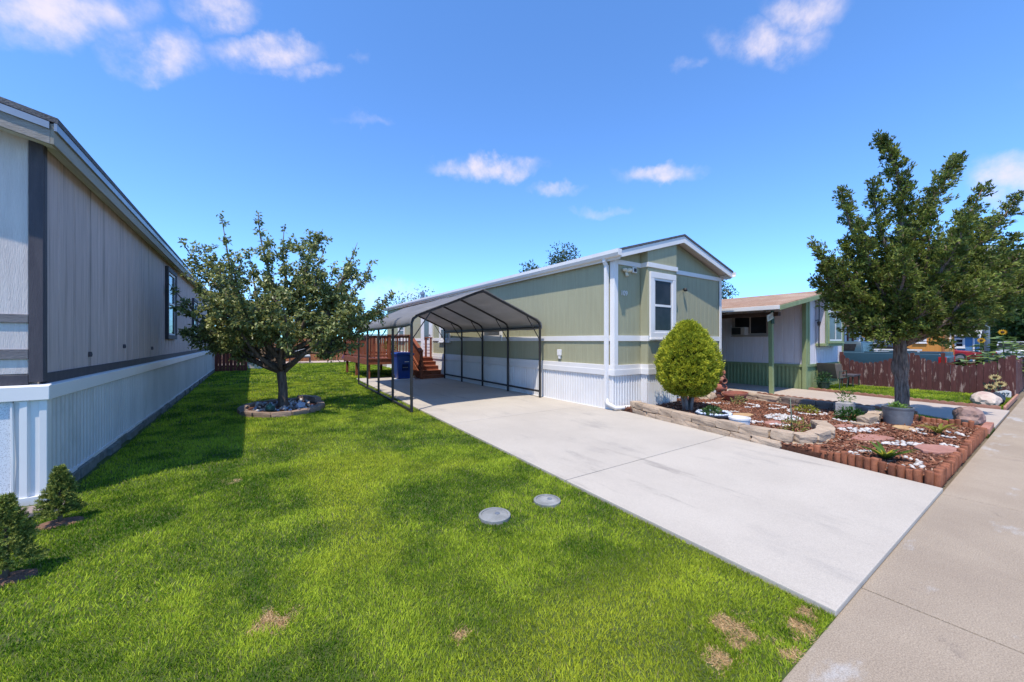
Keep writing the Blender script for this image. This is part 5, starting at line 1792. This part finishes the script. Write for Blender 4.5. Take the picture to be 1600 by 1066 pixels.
D_ = np.repeat(out, k, axis=0) + runit(n * k) * .85
N = len(P_)
tone = np.repeat(NP.random(n), k)
tt = np.clip(tone ** 1.3 * .8 + NP.random(N) * .2, 0, 1)[:, None]
col = np.array([.13, .19, .012]) * (1 - tt) + np.array([.72, .70, .06]) * tt
sc = np.stack([.013 + .008 * NP.random(N), .035 + .025 * NP.random(N), .03 * np.ones(N)], 1)
add_mesh('foliage', scatter('foliage', LEAF, LEAFF, P_, basis(D_, runit(N)), sc, col, FOL_A, off=AB), at_)
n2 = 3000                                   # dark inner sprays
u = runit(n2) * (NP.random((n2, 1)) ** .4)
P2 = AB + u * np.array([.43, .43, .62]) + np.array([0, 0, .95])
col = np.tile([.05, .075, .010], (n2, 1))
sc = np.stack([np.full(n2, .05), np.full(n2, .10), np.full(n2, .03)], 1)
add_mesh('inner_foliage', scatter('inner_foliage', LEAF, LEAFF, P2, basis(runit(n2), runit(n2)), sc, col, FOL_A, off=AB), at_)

# ---- two dwarf spruces by the grey home
NEED = mat('spruce_needle', (.05, .09, .02), vcol=True, rough=.5, transl=.12)


def spruce(loc, H, Rm, label, seed):
    rg_ = np.random.default_rng(seed)
    t_ = thing('dwarf_spruce', loc, label, 'shrub', 'dwarf spruces at the front of the grey home')
    MB().tube([(loc[0], loc[1], -.02), (loc[0], loc[1], H * .3), (loc[0], loc[1], H * .9)], [.016, .013, .004], 8).build('trunk', BARK, t_, smooth=True)
    P, D, Cl = [], [], []
    ns = 1150
    for i in range(ns):
        h_ = rg_.random() ** 1.25
        a_ = rg_.uniform(0, 2 * math.pi)
        rr_ = Rm * ((1 - h_) ** .75 * .95 + .05) * (1 - .6 * rg_.random() ** 1.5) * (.86 + .28 * math.sin(a_ * 3 + h_ * 9 + seed))
        c_ = np.array([rr_ * math.cos(a_), rr_ * math.sin(a_), H * (.20 + .78 * h_)])
        ax = np.array([math.cos(a_), math.sin(a_), .35 + .7 * h_])
        ax /= np.linalg.norm(ax)
        tn = rg_.random()
        for j in range(26):
            s_ = rg_.random()
            P.append(c_ + ax * .034 * (s_ - .4))
            v_ = rg_.normal(size=3)
            D.append(v_ / np.linalg.norm(v_) + ax * .9)
            Cl.append(np.array([.055, .09, .016]) * (1 - tn) + np.array([.32, .35, .07]) * tn)
    P, D, Cl = np.array(P), np.array(D), np.array(Cl)
    sc_ = np.stack([np.full(len(P), .0042), .014 + .007 * rg_.random(len(P)), np.full(len(P), .004)], 1)
    add_mesh('needles', scatter('needles', LEAF, LEAFF, P, basis(D, runit(len(P))), sc_, Cl, NEED), t_)
    pm_ = MB().lathe((loc[0], loc[1], 0), [(.13, 0), (.11, .012), (.03, .018)], 18, 1.2, .8)
    single(pm_, 'bare_soil', mat('spruce_mulch', (.22, .12, .08), (.15, .085, .06), 30, .95, .8, 50), (loc[0], loc[1], 0), 'bare brown soil under the ' + ('smaller' if H < .5 else 'larger') + ' dwarf spruce', 'soil')


spruce((-1.31, 4.68, 0), .47, .128, 'smaller dwarf spruce at the skirting corner of the grey home', 1)
spruce((-1.28, 3.76, 0), .53, .165, 'larger dwarf spruce cut by the left edge of the photo', 2)
pv = MB().obox((-1.95, 4.86, .0), (.62, .18, 0), (-.06, .22, 0), (0, 0, .04))
single(pv, 'paver', mat('mauve_paver', (.30, .235, .21), (.25, .19, .17), 8, .9, .5, 40), (-1.7, 5.0, 0), 'flat mauve paver behind the dwarf spruces', 'paver', bevel=.008)
for k, (x, y, r_) in enumerate(((-1.86, 5.16, .07), (-1.98, 5.19, .06), (-2.08, 5.15, .07), (-1.75, 5.22, .05))):
    single(MB().ico((x, y, .03), r_, 2, (1.2, .8, .6), .25, 1.5, k + 20), 'cobble', STONE, (x, y, 0), ('tan cobble under the grey home skirting, beside the paver', 'tan cobble under the vent panel, second from the paver', 'tan cobble under the vent panel, leftmost', 'smallest tan cobble at the skirting corner')[k], 'stone', 'cobbles under the front skirting')


# ---- trees farther off
def far_tree(name, loc, H, W, lo, hi, label, n=2600, L_=.28, trunk_r=.2, z0=.25, clumps=22, asp=.45):
    t_ = thing(name, loc, label, 'tree', 'trees behind the homes')
    loc = np.array(loc, float)
    tr_ = MB()
    tr_.tube([loc, loc + [0, 0, H * .35], loc + [.1, 0, H * .8]], [trunk_r, trunk_r * .75, trunk_r * .2], 8)
    P, D = [], []
    for c_ in range(clumps):
        h_ = z0 + (1 - z0) * (c_ + .5) / clumps
        w_ = W * math.sin(math.pi * (.12 + .80 * (h_ - z0) / (1 - z0))) ** .7
        a_ = NP.uniform(0, 6.28)
        q = np.array([w_ * .62 * math.cos(a_) * NP.uniform(.5, 1.1), w_ * .62 * math.sin(a_) * NP.uniform(.5, 1.1), H * h_ * .93])
        tr_.tube([loc + [0, 0, H * max(.2, h_ - .25)], loc + q], [trunk_r * .3, trunk_r * .08], 5)
        rr = W * NP.uniform(.28, .5)
        m_ = n // clumps
        u_ = runit(m_) * (NP.random((m_, 1)) ** .45)
        P.append(q + u_ * rr * np.array([1, 1, .8]))
        D.append(u_ + runit(m_) * .8)
    P, D = np.concatenate(P), np.concatenate(D)
    k_ = len(P)
    tt_ = NP.random((k_, 1))
    cl_ = np.asarray(lo) * (1 - tt_) + np.asarray(hi) * tt_
    sc_ = np.stack([L_ * asp * (.7 + .6 * NP.random(k_)), L_ * (.7 + .6 * NP.random(k_)), np.full(k_, L_ * .6)], 1)
    tr_.build('trunk', BARK, t_, smooth=True)
    add_mesh('crown', scatter('crown', LEAF, LEAFF, P, basis(D, runit(k_)), sc_, cl_, FOL), t_)


DK, LT = (.028, .055, .016), (.075, .12, .035)
far_tree('background_tree', (31, 34, 0), 13.2, 3.6, DK, LT, 'dark tree top showing just above the ridge of the green home', 3500, .34)
far_tree('background_tree', (23.0, 30, 0), 9.6, 2.4, DK, LT, 'small tree tip showing above the long eave of the green home', 2000, .3)
far_tree('background_tree', (13.2, 36, 0), 6.0, 3.6, (.06, .11, .025), (.14, .20, .05), 'rounded green tree behind the far end of the green home', 3000, .26)
far_tree('background_tree', (41.5, 21.5, 0), 8.2, 2.2, DK, (.09, .14, .04), 'tree showing in the gap between green home and white home', 2500, .28)
far_tree('background_tree', (56, 9, 0), 9.5, 5.0, DK, LT, 'large dark tree behind the orange house', 8000, .5, z0=.12)
far_tree('background_tree', (62, 4.5, 0), 10.5, 5.0, DK, LT, 'large dark tree behind the blue shed', 9000, .5, z0=.12)
far_tree('background_tree', (50, 1.6, 0), 8.0, 4.0, (.035, .07, .016), (.10, .17, .04), 'leafy tree at the far right edge along the sidewalk', 9000, .42, z0=.14)
far_tree('background_tree', (70, 1.0, 0), 11, 6.0, DK, LT, 'tall dark tree at the far end of the street', 7000, .6, z0=.08)
far_tree('background_tree', (3.6, 37, 0), 4.2, 2.4, (.06, .11, .025), (.13, .19, .05), 'low tree behind the back fence', 1500, .24)

# ------------------------------------------------------------------ homes and cars farther along the street
def far_home(name, x0, x1, y0, y1, hw, hr, wall, roof, trim, label, wins=(), fwins=(), base=None):
    t_ = thing(name, ((x0 + x1) / 2, (y0 + y1) / 2, 0), label, 'house')
    xm = (x0 + x1) / 2
    MB().box(x0, x1, y0, y1, .0 if base is None else .55, hw).build('wall', wall, t_)
    if base:
        MB().box(x0 - .03, x1 + .03, y0 - .03, y1, 0, .552).build('skirting', base, t_)
    MB().prism([(x0, y0 + .01, hw), (x1, y0 + .01, hw), (xm, y0 + .01, hr - .06)], (0, y1 - y0 - .02, 0)).build('gable_wall', wall, t_)
    ov = .3
    sl = (hr - hw) / (xm - x0)
    slab_roof(t_, [(x0 - ov, hw - ov * sl), (xm, hr), (x1 + ov, hw - ov * sl)], y0 - ov, y1 + .2, .08, roof)
    for s in (-1, 1):
        xe = xm + s * (xm - x0 + ov)
        MB().prism([(xe, y0 - ov - .02, hw - ov * sl - .14), (xe, y0 - ov - .02, hw - ov * sl + .04), (xm, y0 - ov - .02, hr + .04), (xm, y0 - ov - .02, hr - .14)], (0, .04, 0)).build('rake_board', trim, t_)
    for x_ in (x0, x1):
        MB().box(x_ - .06, x_ + .06, y0 - .03, y0 + .06, .0, hw).build('corner_board', trim, t_)
    for (yc, zc, w_, h_) in wins:
        window(t_, (x0, yc, zc), (0, 1, 0), (-1, 0, 0), w_, h_, WHITE, GLASS, .08, .04, 'h', .05)
    for (xc, zc, w_, h_, tm_) in fwins:
        window(t_, (xc, y0, zc), (1, 0, 0), (0, -1, 0), w_, h_, tm_, GLASS_G, .10, .04, 'h', .05)
    return t_


MAROON = mat('maroon_trim', (.17, .055, .04), (.13, .04, .03), 4, .75)
BEIGE = mat('pale_stucco', (.60, .56, .57), (.54, .50, .51), 2, .85, .2, 40)
ORANGE = mat('orange_paint', (.58, .25, .055), (.52, .215, .045), 2, .8, .2, 40, (6, 6, .6))
SHEDB = mat('blue_shed_paint', (.10, .24, .42), (.085, .21, .37), 3, .75, .2, 40, (8, 8, .6))
far_home('manufactured_home', 20.9, 24.0, 5.5, 17, 2.25, 2.92, BEIGE, SHINGLE_B, MAROON, 'pale home with maroon gable trim behind the blue pickup', ((8, 1.7, 1, 1),), ((21.75, 1.65, .8, 1.3, MAROON), (23.3, 1.5, .7, 1.6, WHITE)), BEIGE)
t = far_home('manufactured_home', 26.0, 29.0, 5.2, 16, 2.3, 2.95, mat('light_grey_siding', (.48, .47, .49)), SHINGLE, WHITE, 'light grey home with white framed glass door behind the juniper trunk', ((6.2, 1.3, .9, 1.5), (8.5, 1.5, .9, 1)), (), WHITE)
far_home('manufactured_home', 34.0, 37.3, 4.27, 15, 2.75, 3.5, ORANGE, SHINGLE, mat('burnt_orange_trim', (.42, .15, .045)), 'orange painted home beyond the parked cars', ((5.25, 1.75, .55, .75),), ((35.9, 1.6, .35, 1.0, WHITE),), WHITE)
far_home('garden_shed', 44, 46.6, 4.04, 7.5, 2.0, 2.65, SHEDB, mat('pale_shed_roof', (.42, .40, .39)), WHITE, 'blue shed with white corner trim at the end of the row', ((4.75, 1.35, .55, .75),), ())


def make_car(name, loc, rz, L_, W_, Hh, paint, label, kind='sedan', belt=.58):
    """car built along +x (front), resting on its wheels"""
    t_ = thing(name, loc, label, 'car' if kind != 'pickup' else 'pickup truck')
    BASE[t_] = Vector((0, 0, 0))
    t_.rotation_euler = (0, 0, rz)
    r_ = .33
    zb = .26
    hb = Hh * belt
    a, f = -L_ / 2, L_ / 2
    low = [(a, zb + .12), (a + .05, zb), (f - .1, zb), (f, zb + .12), (f - .02, hb * .80), (f - .35, hb * .94), (f - 1.05, hb), (a + .12, hb), (a, hb * .9)]
    m_ = MB()
    st_ = []
    for s, k_ in ((-1, .94), (-1, 1), (1, 1), (1, .94)):
        st_.append((s * W_ / 2 * (1 if k_ == 1 else 1), k_))
    m_.prism([(x_, -W_ / 2, z_) for x_, z_ in low], (0, W_, 0))
    body_ = m_.build('body', paint, t_, bevel=.05, seg=3, smooth='auto')
    if kind == 'sedan':
        cab = [(a + .55, hb - .02), (a + 1.15, Hh - .03), (a + 1.7, Hh), (f - 2.0, Hh), (f - 1.05, hb - .02)]
    elif kind == 'suv':
        cab = [(a + .12, hb - .02), (a + .38, Hh - .03), (a + .7, Hh), (f - 1.95, Hh), (f - 1.1, hb - .02)]
    else:
        cab = [(f - 3.05, hb - .02), (f - 2.98, Hh - .03), (f - 2.8, Hh), (f - 2.0, Hh), (f - 1.25, hb - .02)]
    ins = .13
    n_ = len(cab)
    top = [0, ins, ins, ins, 0]
    m_ = MB()
    m_.add([(x_, -W_ / 2 + .03 + i_, z_) for (x_, z_), i_ in zip(cab, top)] + [(x_, W_ / 2 - .03 - i_, z_) for (x_, z_), i_ in zip(cab, top)],
           [tuple(range(n_ - 1, -1, -1)), tuple(range(n_, 2 * n_))] + [(i_, (i_ + 1) % n_, n_ + (i_ + 1) % n_, n_ + i_) for i_ in range(n_)])
    cb_ = m_.build('cabin', paint, t_, bevel=.03, seg=2, smooth='auto')

    def lerp_pt(s, x_, z_):
        t2 = (z_ - hb) / (Hh - hb)
        return (x_, s * (W_ / 2 - .03 - ins * t2 + .006), z_)
    xs_ = [cab[0][0] * .78 + cab[1][0] * .22 + .12, (cab[0][0] + cab[4][0]) / 2, cab[4][0]]
    z0_, z1_ = hb + .05, Hh - .10
    if kind == 'pickup':
        wins_ = [(cab[1][0] + .16, cab[1][0] + .62, cab[1][0] + .66, cab[1][0] + .12), (cab[1][0] + .80, cab[4][0] - .28, cab[3][0] + .02, cab[1][0] + .80)]
    else:
        mid_ = (cab[1][0] + cab[3][0]) / 2 + .1
        wins_ = [(cab[0][0] + .38, mid_ - .04, mid_ - .04, cab[1][0] + .16), (mid_ + .04, cab[4][0] - .30, cab[3][0] - .02, mid_ + .04)]
    for s in (-1, 1):
        for (x0_, x1_, x2_, x3_) in wins_:
            q = [lerp_pt(s, x0_, z0_), lerp_pt(s, x1_, z0_), lerp_pt(s, x2_, z1_), lerp_pt(s, x3_, z1_)]
            MB().prism(q, (0, -s * .02, 0)).build('side_window', GLASS, cb_)
    for (p_, q_, nm_) in ((cab[4], cab[3], 'windshield'), (cab[0], cab[1], 'rear_window')):
        sgn = 1 if nm_ == 'windshield' else -1
        A, B = Vector((p_[0], 0, p_[1])), Vector((q_[0], 0, q_[1]))
        n3 = Vector((B.z - A.z, 0, -(B.x - A.x))).normalized() * .008
        if n3.x * sgn < 0:
            n3 = -n3
        lo_p, hi_p = A.lerp(B, .12), A.lerp(B, .9)
        wl, wh = W_ / 2 - .13, W_ / 2 - .22
        MB().prism([lo_p + Vector((0, -wl, 0)), lo_p + Vector((0, wl, 0)), hi_p + Vector((0, wh, 0)), hi_p + Vector((0, -wh, 0))], n3).build(nm_, GLASS, cb_)
    TAIL = bpy.data.materials.get('tail_light') or mat('tail_light', (.45, .01, .012), (.35, .01, .01), 5, .2, spec=.6)
    for s in (-1, 1):
        y_ = s * (W_ / 2 - .10)
        MB().box(a - .012, a + .16, y_ - .11 if s < 0 else y_ - .09, y_ + .09 if s < 0 else y_ + .11, hb * .68, hb * .90).build('tail_light', TAIL, body_, bevel=.01)
        MB().box(f - .20, f + .004, y_ - .12, y_ + .10, hb * .62, hb * .78).build('headlight', WHITE, body_, bevel=.01)
        for x_ in (a + .85, f - .85):
            w_ = MB().tube([(x_, s * (W_ / 2 - .20), r_), (x_, s * (W_ / 2 + .012), r_)], r_, 20)
            wo2 = w_.build('wheel', BLK, t_, bevel=.02)
            MB().tube([(x_, s * (W_ / 2 + .0), r_), (x_, s * (W_ / 2 + .022), r_)], r_ * .58, 14).build('rim', DRIP, wo2)
    MB().box(a - .05, a + .06, -W_ / 2 + .05, W_ / 2 - .05, zb + .08, zb + .26).build('rear_bumper', DRIP if kind == 'pickup' else paint, body_, bevel=.02)
    MB().box(f - .06, f + .04, -W_ / 2 + .05, W_ / 2 - .05, zb + .04, zb + .24).build('front_bumper', DRIP if kind == 'pickup' else paint, body_, bevel=.02)
    if kind == 'pickup':
        MB().box(a + .08, f - 3.1, -W_ / 2 + .10, W_ / 2 - .10, hb - .001, hb + .004).build('bed_liner', BLK, body_)
        for s in (-1, 1):
            MB().box(a + .06, f - 3.1, s * (W_ / 2 - .05) - .04, s * (W_ / 2 - .05) + .04, hb - .01, hb + .03).build('bed_rail', paint, body_, bevel=.01)
        MB().box(a + .03, a + .08, -W_ / 2 + .08, W_ / 2 - .08, hb - .3, hb + .03).build('tailgate', paint, body_, bevel=.01)
    return t_


TRUCK = mat('slate_blue_car_paint', (.028, .07, .10), (.025, .062, .09), 2, .4, spec=.4, coat=.1)
make_car('pickup_truck', (19.5, 4.85, -.05), rad(90), 5.1, 1.78, 1.54, TRUCK, 'slate blue pickup truck parked behind the scalloped picket fence', 'pickup', .74)
rk = thing('ladder_rack', (18.85, 3.4, 1.09), 'white rack lying across the bed of the blue pickup', 'rack')
for y in (2.9, 3.95):
    MB().box(18.7, 18.76, y, y + .05, 1.09, 1.2).build('upright', WHITE, rk)
MB().box(18.69, 18.77, 2.85, 4.05, 1.17, 1.215).build('side_rail', WHITE, rk)
MB().box(18.69, 18.77, 3.65, 4.05, 1.09, 1.13).build('lower_rail', WHITE, rk)
make_car('parked_car', (26.6, 5.2, 0), rad(-90), 4.5, 1.8, 1.33, mat('dark_navy_car_paint', (.025, .03, .045), rough=.25, spec=.6, coat=.5), 'dark car parked beyond the blue pickup by the orange home', 'sedan')
make_car('parked_car', (41.5, 5.75, 0), rad(-90), 4.5, 1.85, 1.42, mat('red_car_paint', (.28, .012, .02), rough=.4, spec=.4), 'red sport utility car parked before the blue shed', 'suv')
make_car('parked_car', (43.5, 2.1, 0), rad(0), 4.6, 1.8, 1.48, mat('silver_car_paint', (.5, .51, .53), rough=.3, metal=.3), 'silver car parked at the far right past the sunflowers', 'sedan')
# pole
m = MB().tube([(22.0, 1.72, 0), (22.0, 1.72, 4.6)], [.075, .055], 14)
pl = thing('lamp_post', (22.0, 1.72, 0), 'plain grey metal post rising behind the sunflower plants', 'post')
m.build('pole', mat('galvanised_pole', (.36, .40, .42), (.30, .34, .36), 3, .5, metal=.3), pl, smooth=True)
MB().lathe((22.0, 1.72, 0), [(.14, 0), (.14, .04), (.09, .10)], 14).build('base_flange', DRIP, pl)
MB().lathe((22.0, 1.72, 4.6), [(.06, 0), (.16, .12), (.16, .3), (.05, .38)], 14).build('lantern', WHITE, pl, smooth='auto')
# wooden gate frame beyond the fence
gt = thing('wooden_gate', (20.4, 2.0, 0), 'dark wooden gate frame with diagonal brace behind the picket fence', 'gate')
for y in (1.55, 2.25):
    MB().box(18.05, 18.13, y, y + .08, 0, 1.12).build('gate_post', DARKRED, gt)
MB().bar((18.09, 2.25, .72), (18.09, 1.62, 1.05), .04, .07).build('brace', DARKRED, gt)
MB().box(18.06, 18.10, 1.2, 2.3, .74, .82).build('rail', DARKRED, gt)
MB().box(18.06, 18.10, 1.2, 2.3, .35, .43).build('rail', DARKRED, gt)


# sunflower plants behind the fence
def sunflower(loc, H, label, flower=True, nl=26, s=1.0):
    t_ = thing('sunflower_plant', loc, label, 'plant', 'sunflower plants behind the picket fence')
    loc = Vector(loc)
    MB().tube([loc, loc + Vector((.02, .03, H * .5)), loc + Vector((.0, .06, H))], [.02, .016, .01], 6).build('stalk', mat('sunflower_stalk', (.10, .16, .05)) if 'sunflower_stalk' not in bpy.data.materials else bpy.data.materials['sunflower_stalk'], t_)
    P, D = [], []
    for i in range(nl):
        a_ = i * 2.4
        h_ = H * (.25 + .7 * i / nl)
        P.append((.05 * math.cos(a_), .05 * math.sin(a_), h_))
        D.append((math.cos(a_), math.sin(a_), .15 - .3 * NP.random()))
    P, D = np.array(P), np.array(D)
    sc_ = np.stack([.20 * s * (.7 + .5 * NP.random(nl)), .27 * s * (.7 + .5 * NP.random(nl)), .2 * np.ones(nl)], 1)
    tt_ = NP.random((nl, 1))
    add_mesh('leaves', scatter('leaves', LEAF, LEAFF, P, basis(D, np.tile([0, 0, 1.0], (nl, 1)) + runit(nl) * .3), sc_, np.array([.07, .13, .03]) * (1 - tt_) + np.array([.20, .28, .09]) * tt_, PLANT), t_)
    if flower:
        c_ = loc + Vector((0, .06, H + .02))
        pm_ = MB()
        for k_ in range(14):
            a_ = 2 * math.pi * k_ / 14
            g_ = lambda r_, t2, o_: (c_.x - .06 - o_, c_.y + r_ * math.cos(t2), c_.z + r_ * .9 * math.sin(t2))
            pm_.add([g_(.03, a_, 0), g_(.06, a_ + .24, .01), g_(.10, a_, .0), g_(.06, a_ - .24, .01), g_(.06, a_, -.02)], [(0, 1, 2, 3), (0, 4, 1), (1, 4, 2), (2, 4, 3), (3, 4, 0)])
        fo_ = pm_.build('flower', bpy.data.materials.get('sunflower_petal') or mat('sunflower_petal', (.75, .42, .02), (.65, .33, .02), 8, .6), t_)
        MB().ico((c_.x - .065, c_.y, c_.z), .038, 2, (.5, 1, 1), 0).build('flower_centre', bpy.data.materials['brown_seed'], fo_, smooth=True)


for k, (x, y, H, fl, nl, lb) in enumerate(((18.6, 1.5, 1.5, True, 44, 'sunflower plant left of the grey post with an open yellow flower'), (18.9, 1.12, 1.75, True, 44, 'tallest sunflower plant right of the grey post'),
                                       (17.6, 1.3, 1.2, False, 44, 'leafy sunflower plant leaning over the scalloped fence dip'), (19.6, .98, 1.4, False, 44, 'leafy sunflower plant without bloom behind the street corner of the fence'),
                                       (20.8, .98, 1.55, False, 34, 'broad leaved sunflower plant far along the sidewalk fence'), (18.0, 1.75, 1.05, False, 34, 'low leafy sunflower plant beside the wooden gate'),
                                       (22.4, 4.6, 1.9, True, 22, 'sunflower plant in bloom before the pale home'), (21.6, 4.9, 1.7, True, 22, 'shorter sunflower plant before the maroon window'))):
    sunflower((x, y, 0), H, lb, fl, nl, 1.25)

# ------------------------------------------------------------------ grass
GR = mat('grass_blade', (.1, .2, .02), vcol=True, rough=.6, spec=.12, transl=.35)
BLADE = [(-.5, 0, 0), (.5, 0, 0), (-.38, .55, .10), (.38, .55, .10), (0, 1, .34)]
BLADEF = [(0, 1, 2), (1, 3, 2), (2, 3, 4)]
TRIB = [(-.5, 0, 0), (.5, 0, 0), (0, 1, .2)]
TRIBF = [(0, 1, 2)]
DRY = [(.08, 2.40, .10), (.88, 1.75, .055), (2.06, .99, .12), (1.84, .95, .09), (2.36, .77, .10), (2.16, .75, .08), (-.17, 5.05, .10), (2.50, .82, .10)]


def grass(name, poly, bands, holes, label, edge_clean=True):
    xs_ = [p[0] for p in poly]
    ys_ = [p[1] for p in poly]
    A = (max(xs_) - min(xs_)) * (max(ys_) - min(ys_))
    parts = []
    for (d0, d1, dens, w, h, tri) in bands:
        n_ = int(min(A, math.pi * d1 * d1 * 1.0) * dens)
        if d1 < 14:                         # sample in the disc
            rr_ = np.sqrt(NP.uniform(d0 * d0, d1 * d1, int(math.pi * (d1 * d1 - d0 * d0) * dens)))
            aa_ = NP.uniform(0, 2 * math.pi, len(rr_))
            x_, y_ = rr_ * np.cos(aa_), rr_ * np.sin(aa_)
        else:
            n_ = int(A * dens)
            x_, y_ = NP.uniform(min(xs_), max(xs_), n_), NP.uniform(min(ys_), max(ys_), n_)
        if name == 'lawn_grass' and d0 < 3:     # matted straw in the dry spots
            for (qx, qy, qr) in DRY:
                e_ = int(qr * qr * 4 * 30000)
                x_ = np.concatenate([x_, NP.uniform(qx - qr, qx + qr, e_)])
                y_ = np.concatenate([y_, NP.uniform(qy - qr, qy + qr, e_)])
        dist = np.hypot(x_, y_)
        cosv = (x_ * DV[0] + y_ * DV[1]) / np.maximum(dist, .01)
        k_ = (dist >= d0) & (dist < d1) & (cosv > math.cos(rad(68))) & inpoly(x_, y_, poly)
        for (hx, hy, rx, ry) in holes:
            k_ &= ((x_ - hx) / rx) ** 2 + ((y_ - hy) / ry) ** 2 > 1
        x_, y_ = x_[k_], y_[k_]
        n_ = len(x_)
        if n_ == 0:
            continue
        big = vnoise(x_, y_, 1.1, 21)
        midn = vnoise(x_, y_, .33, 22)
        sml = vnoise(x_, y_, .09, 23)
        t_ = np.clip(.22 * big + .50 * midn + .28 * sml + NP.normal(0, .12, n_), 0, 1)
        t_ = np.clip((t_ - .5) * 2.3 + .47, 0, 1)[:, None]
        c_ = np.array([.06, .15, .006]) * (1 - t_) + np.array([.44, .545, .045]) * t_
        yel = np.clip((vnoise(x_, y_, .7, 31) - .62) * 3.2, 0, 1)[:, None]
        c_ = c_ * (1 - .6 * yel) + np.array([.58, .62, .05]) * .6 * yel
        c_ *= (.8 + .4 * NP.random((n_, 1)))
        straw = NP.random(n_) < .035
        c_[straw] = np.array([.33, .28, .13]) * (.7 + .5 * NP.random((straw.sum(), 1)))
        hh_ = h * (.6 + .7 * NP.random(n_)) * (.8 + .4 * midn)
        dryb = np.zeros(n_, bool)
        for (qx, qy, qr) in DRY:
            f_ = np.hypot(x_ - qx, (y_ - qy)) / qr + 1.3 * (vnoise(x_, y_, .07, 41) - .5) + .5 * (vnoise(x_, y_, .025, 42) - .5)
            dr_ = (f_ < .35 + .75 * NP.random(n_))
            c_[dr_] = np.array([.66, .47, .25]) * (.75 + .5 * NP.random((dr_.sum(), 1)))
            hh_[dr_] *= 1.0
            dryb |= dr_
        ln_ = vnoise(x_, y_, .5, 51) * 4 * math.pi
        lean = .25 + .55 * NP.random(n_)
        lean[dryb] += 1.6
        an_ = ln_ + NP.normal(0, 1.5, n_)
        d_ = np.stack([lean * np.cos(an_), lean * np.sin(an_), np.ones(n_)], 1)
        R_ = basis(d_, runit(n_) * np.array([1, 1, .2]))
        s_ = np.stack([w * (.7 + .6 * NP.random(n_)), hh_, hh_], 1)
        parts.append((np.stack([x_, y_, np.full(n_, -.002)], 1), R_, s_, c_, tri))
    vs_, fs_, cs_, off_ = [], [], [], 0
    for pos_, R_, s_, c_, tri in parts:
        tv, tf = (np.array(TRIB), np.array(TRIBF)) if tri else (np.array(BLADE), np.array(BLADEF))
        w_ = np.einsum('nij,nmj->nmi', R_, tv[None] * s_[:, None, :]) + pos_[:, None, :]
        f_ = tf[None] + (np.arange(len(pos_)) * len(tv))[:, None, None] + off_
        vs_.append(w_.reshape(-1, 3))
        fs_.append(f_.reshape(-1, 3))
        cs_.append(np.repeat(c_, len(tv), axis=0))
        off_ += len(pos_) * len(tv)
    me_ = rowmesh(name, np.concatenate(vs_), np.concatenate(fs_), GR, np.concatenate(cs_))
    add_mesh(name, me_, label=label, cat='grass', kind='stuff')
    print(name, 'tris', sum(len(f) for f in fs_))


lawn_g = [(-9, .722), (2.632, .722), (edge_x(15.75) + .012, 15.75), (6.35, 15.9), (6.35, 28.95), (-1.5, 28.95), (-1.5, 5.28), (-9, 5.1)]
holes = [(1.70, 2.76, .14, .14), (2.26, 2.74, .13, .13), (PB[0], PB[1], .74, .98), (-1.31, 4.68, .13, .09), (-1.28, 3.76, .13, .09), (-1.7, 5.05, .35, .14)]
grass('lawn_grass', lawn_g, [(.4, 3.0, 26000, .0036, .024, False), (3.0, 5.5, 12000, .0050, .027, False), (5.5, 9, 5000, .0085, .033, True), (9, 16, 1600, .015, .04, True), (16, 32, 420, .034, .05, True)], holes,
      'mown green lawn with lighter and darker patches and a few dry spots')
grass('strip_grass', [(9.78, .84), (10.5, .84), (11.08, 1.75), (11.2, 2.6), (11.5, 4.7), (10.6, 4.7), (10.05, 3.6), (9.8, 2.0)], [(4, 16, 2200, .011, .05, True)], [], 'shaded grass strip round the juniper trunk')
grass('neighbour_grass', [(13.45, .84), (16.8, .84), (16.98, 4.55), (14.0, 4.55), (13.6, 2.6)], [(4, 20, 1500, .014, .05, True)], [], 'small bright lawn in front of the white home')
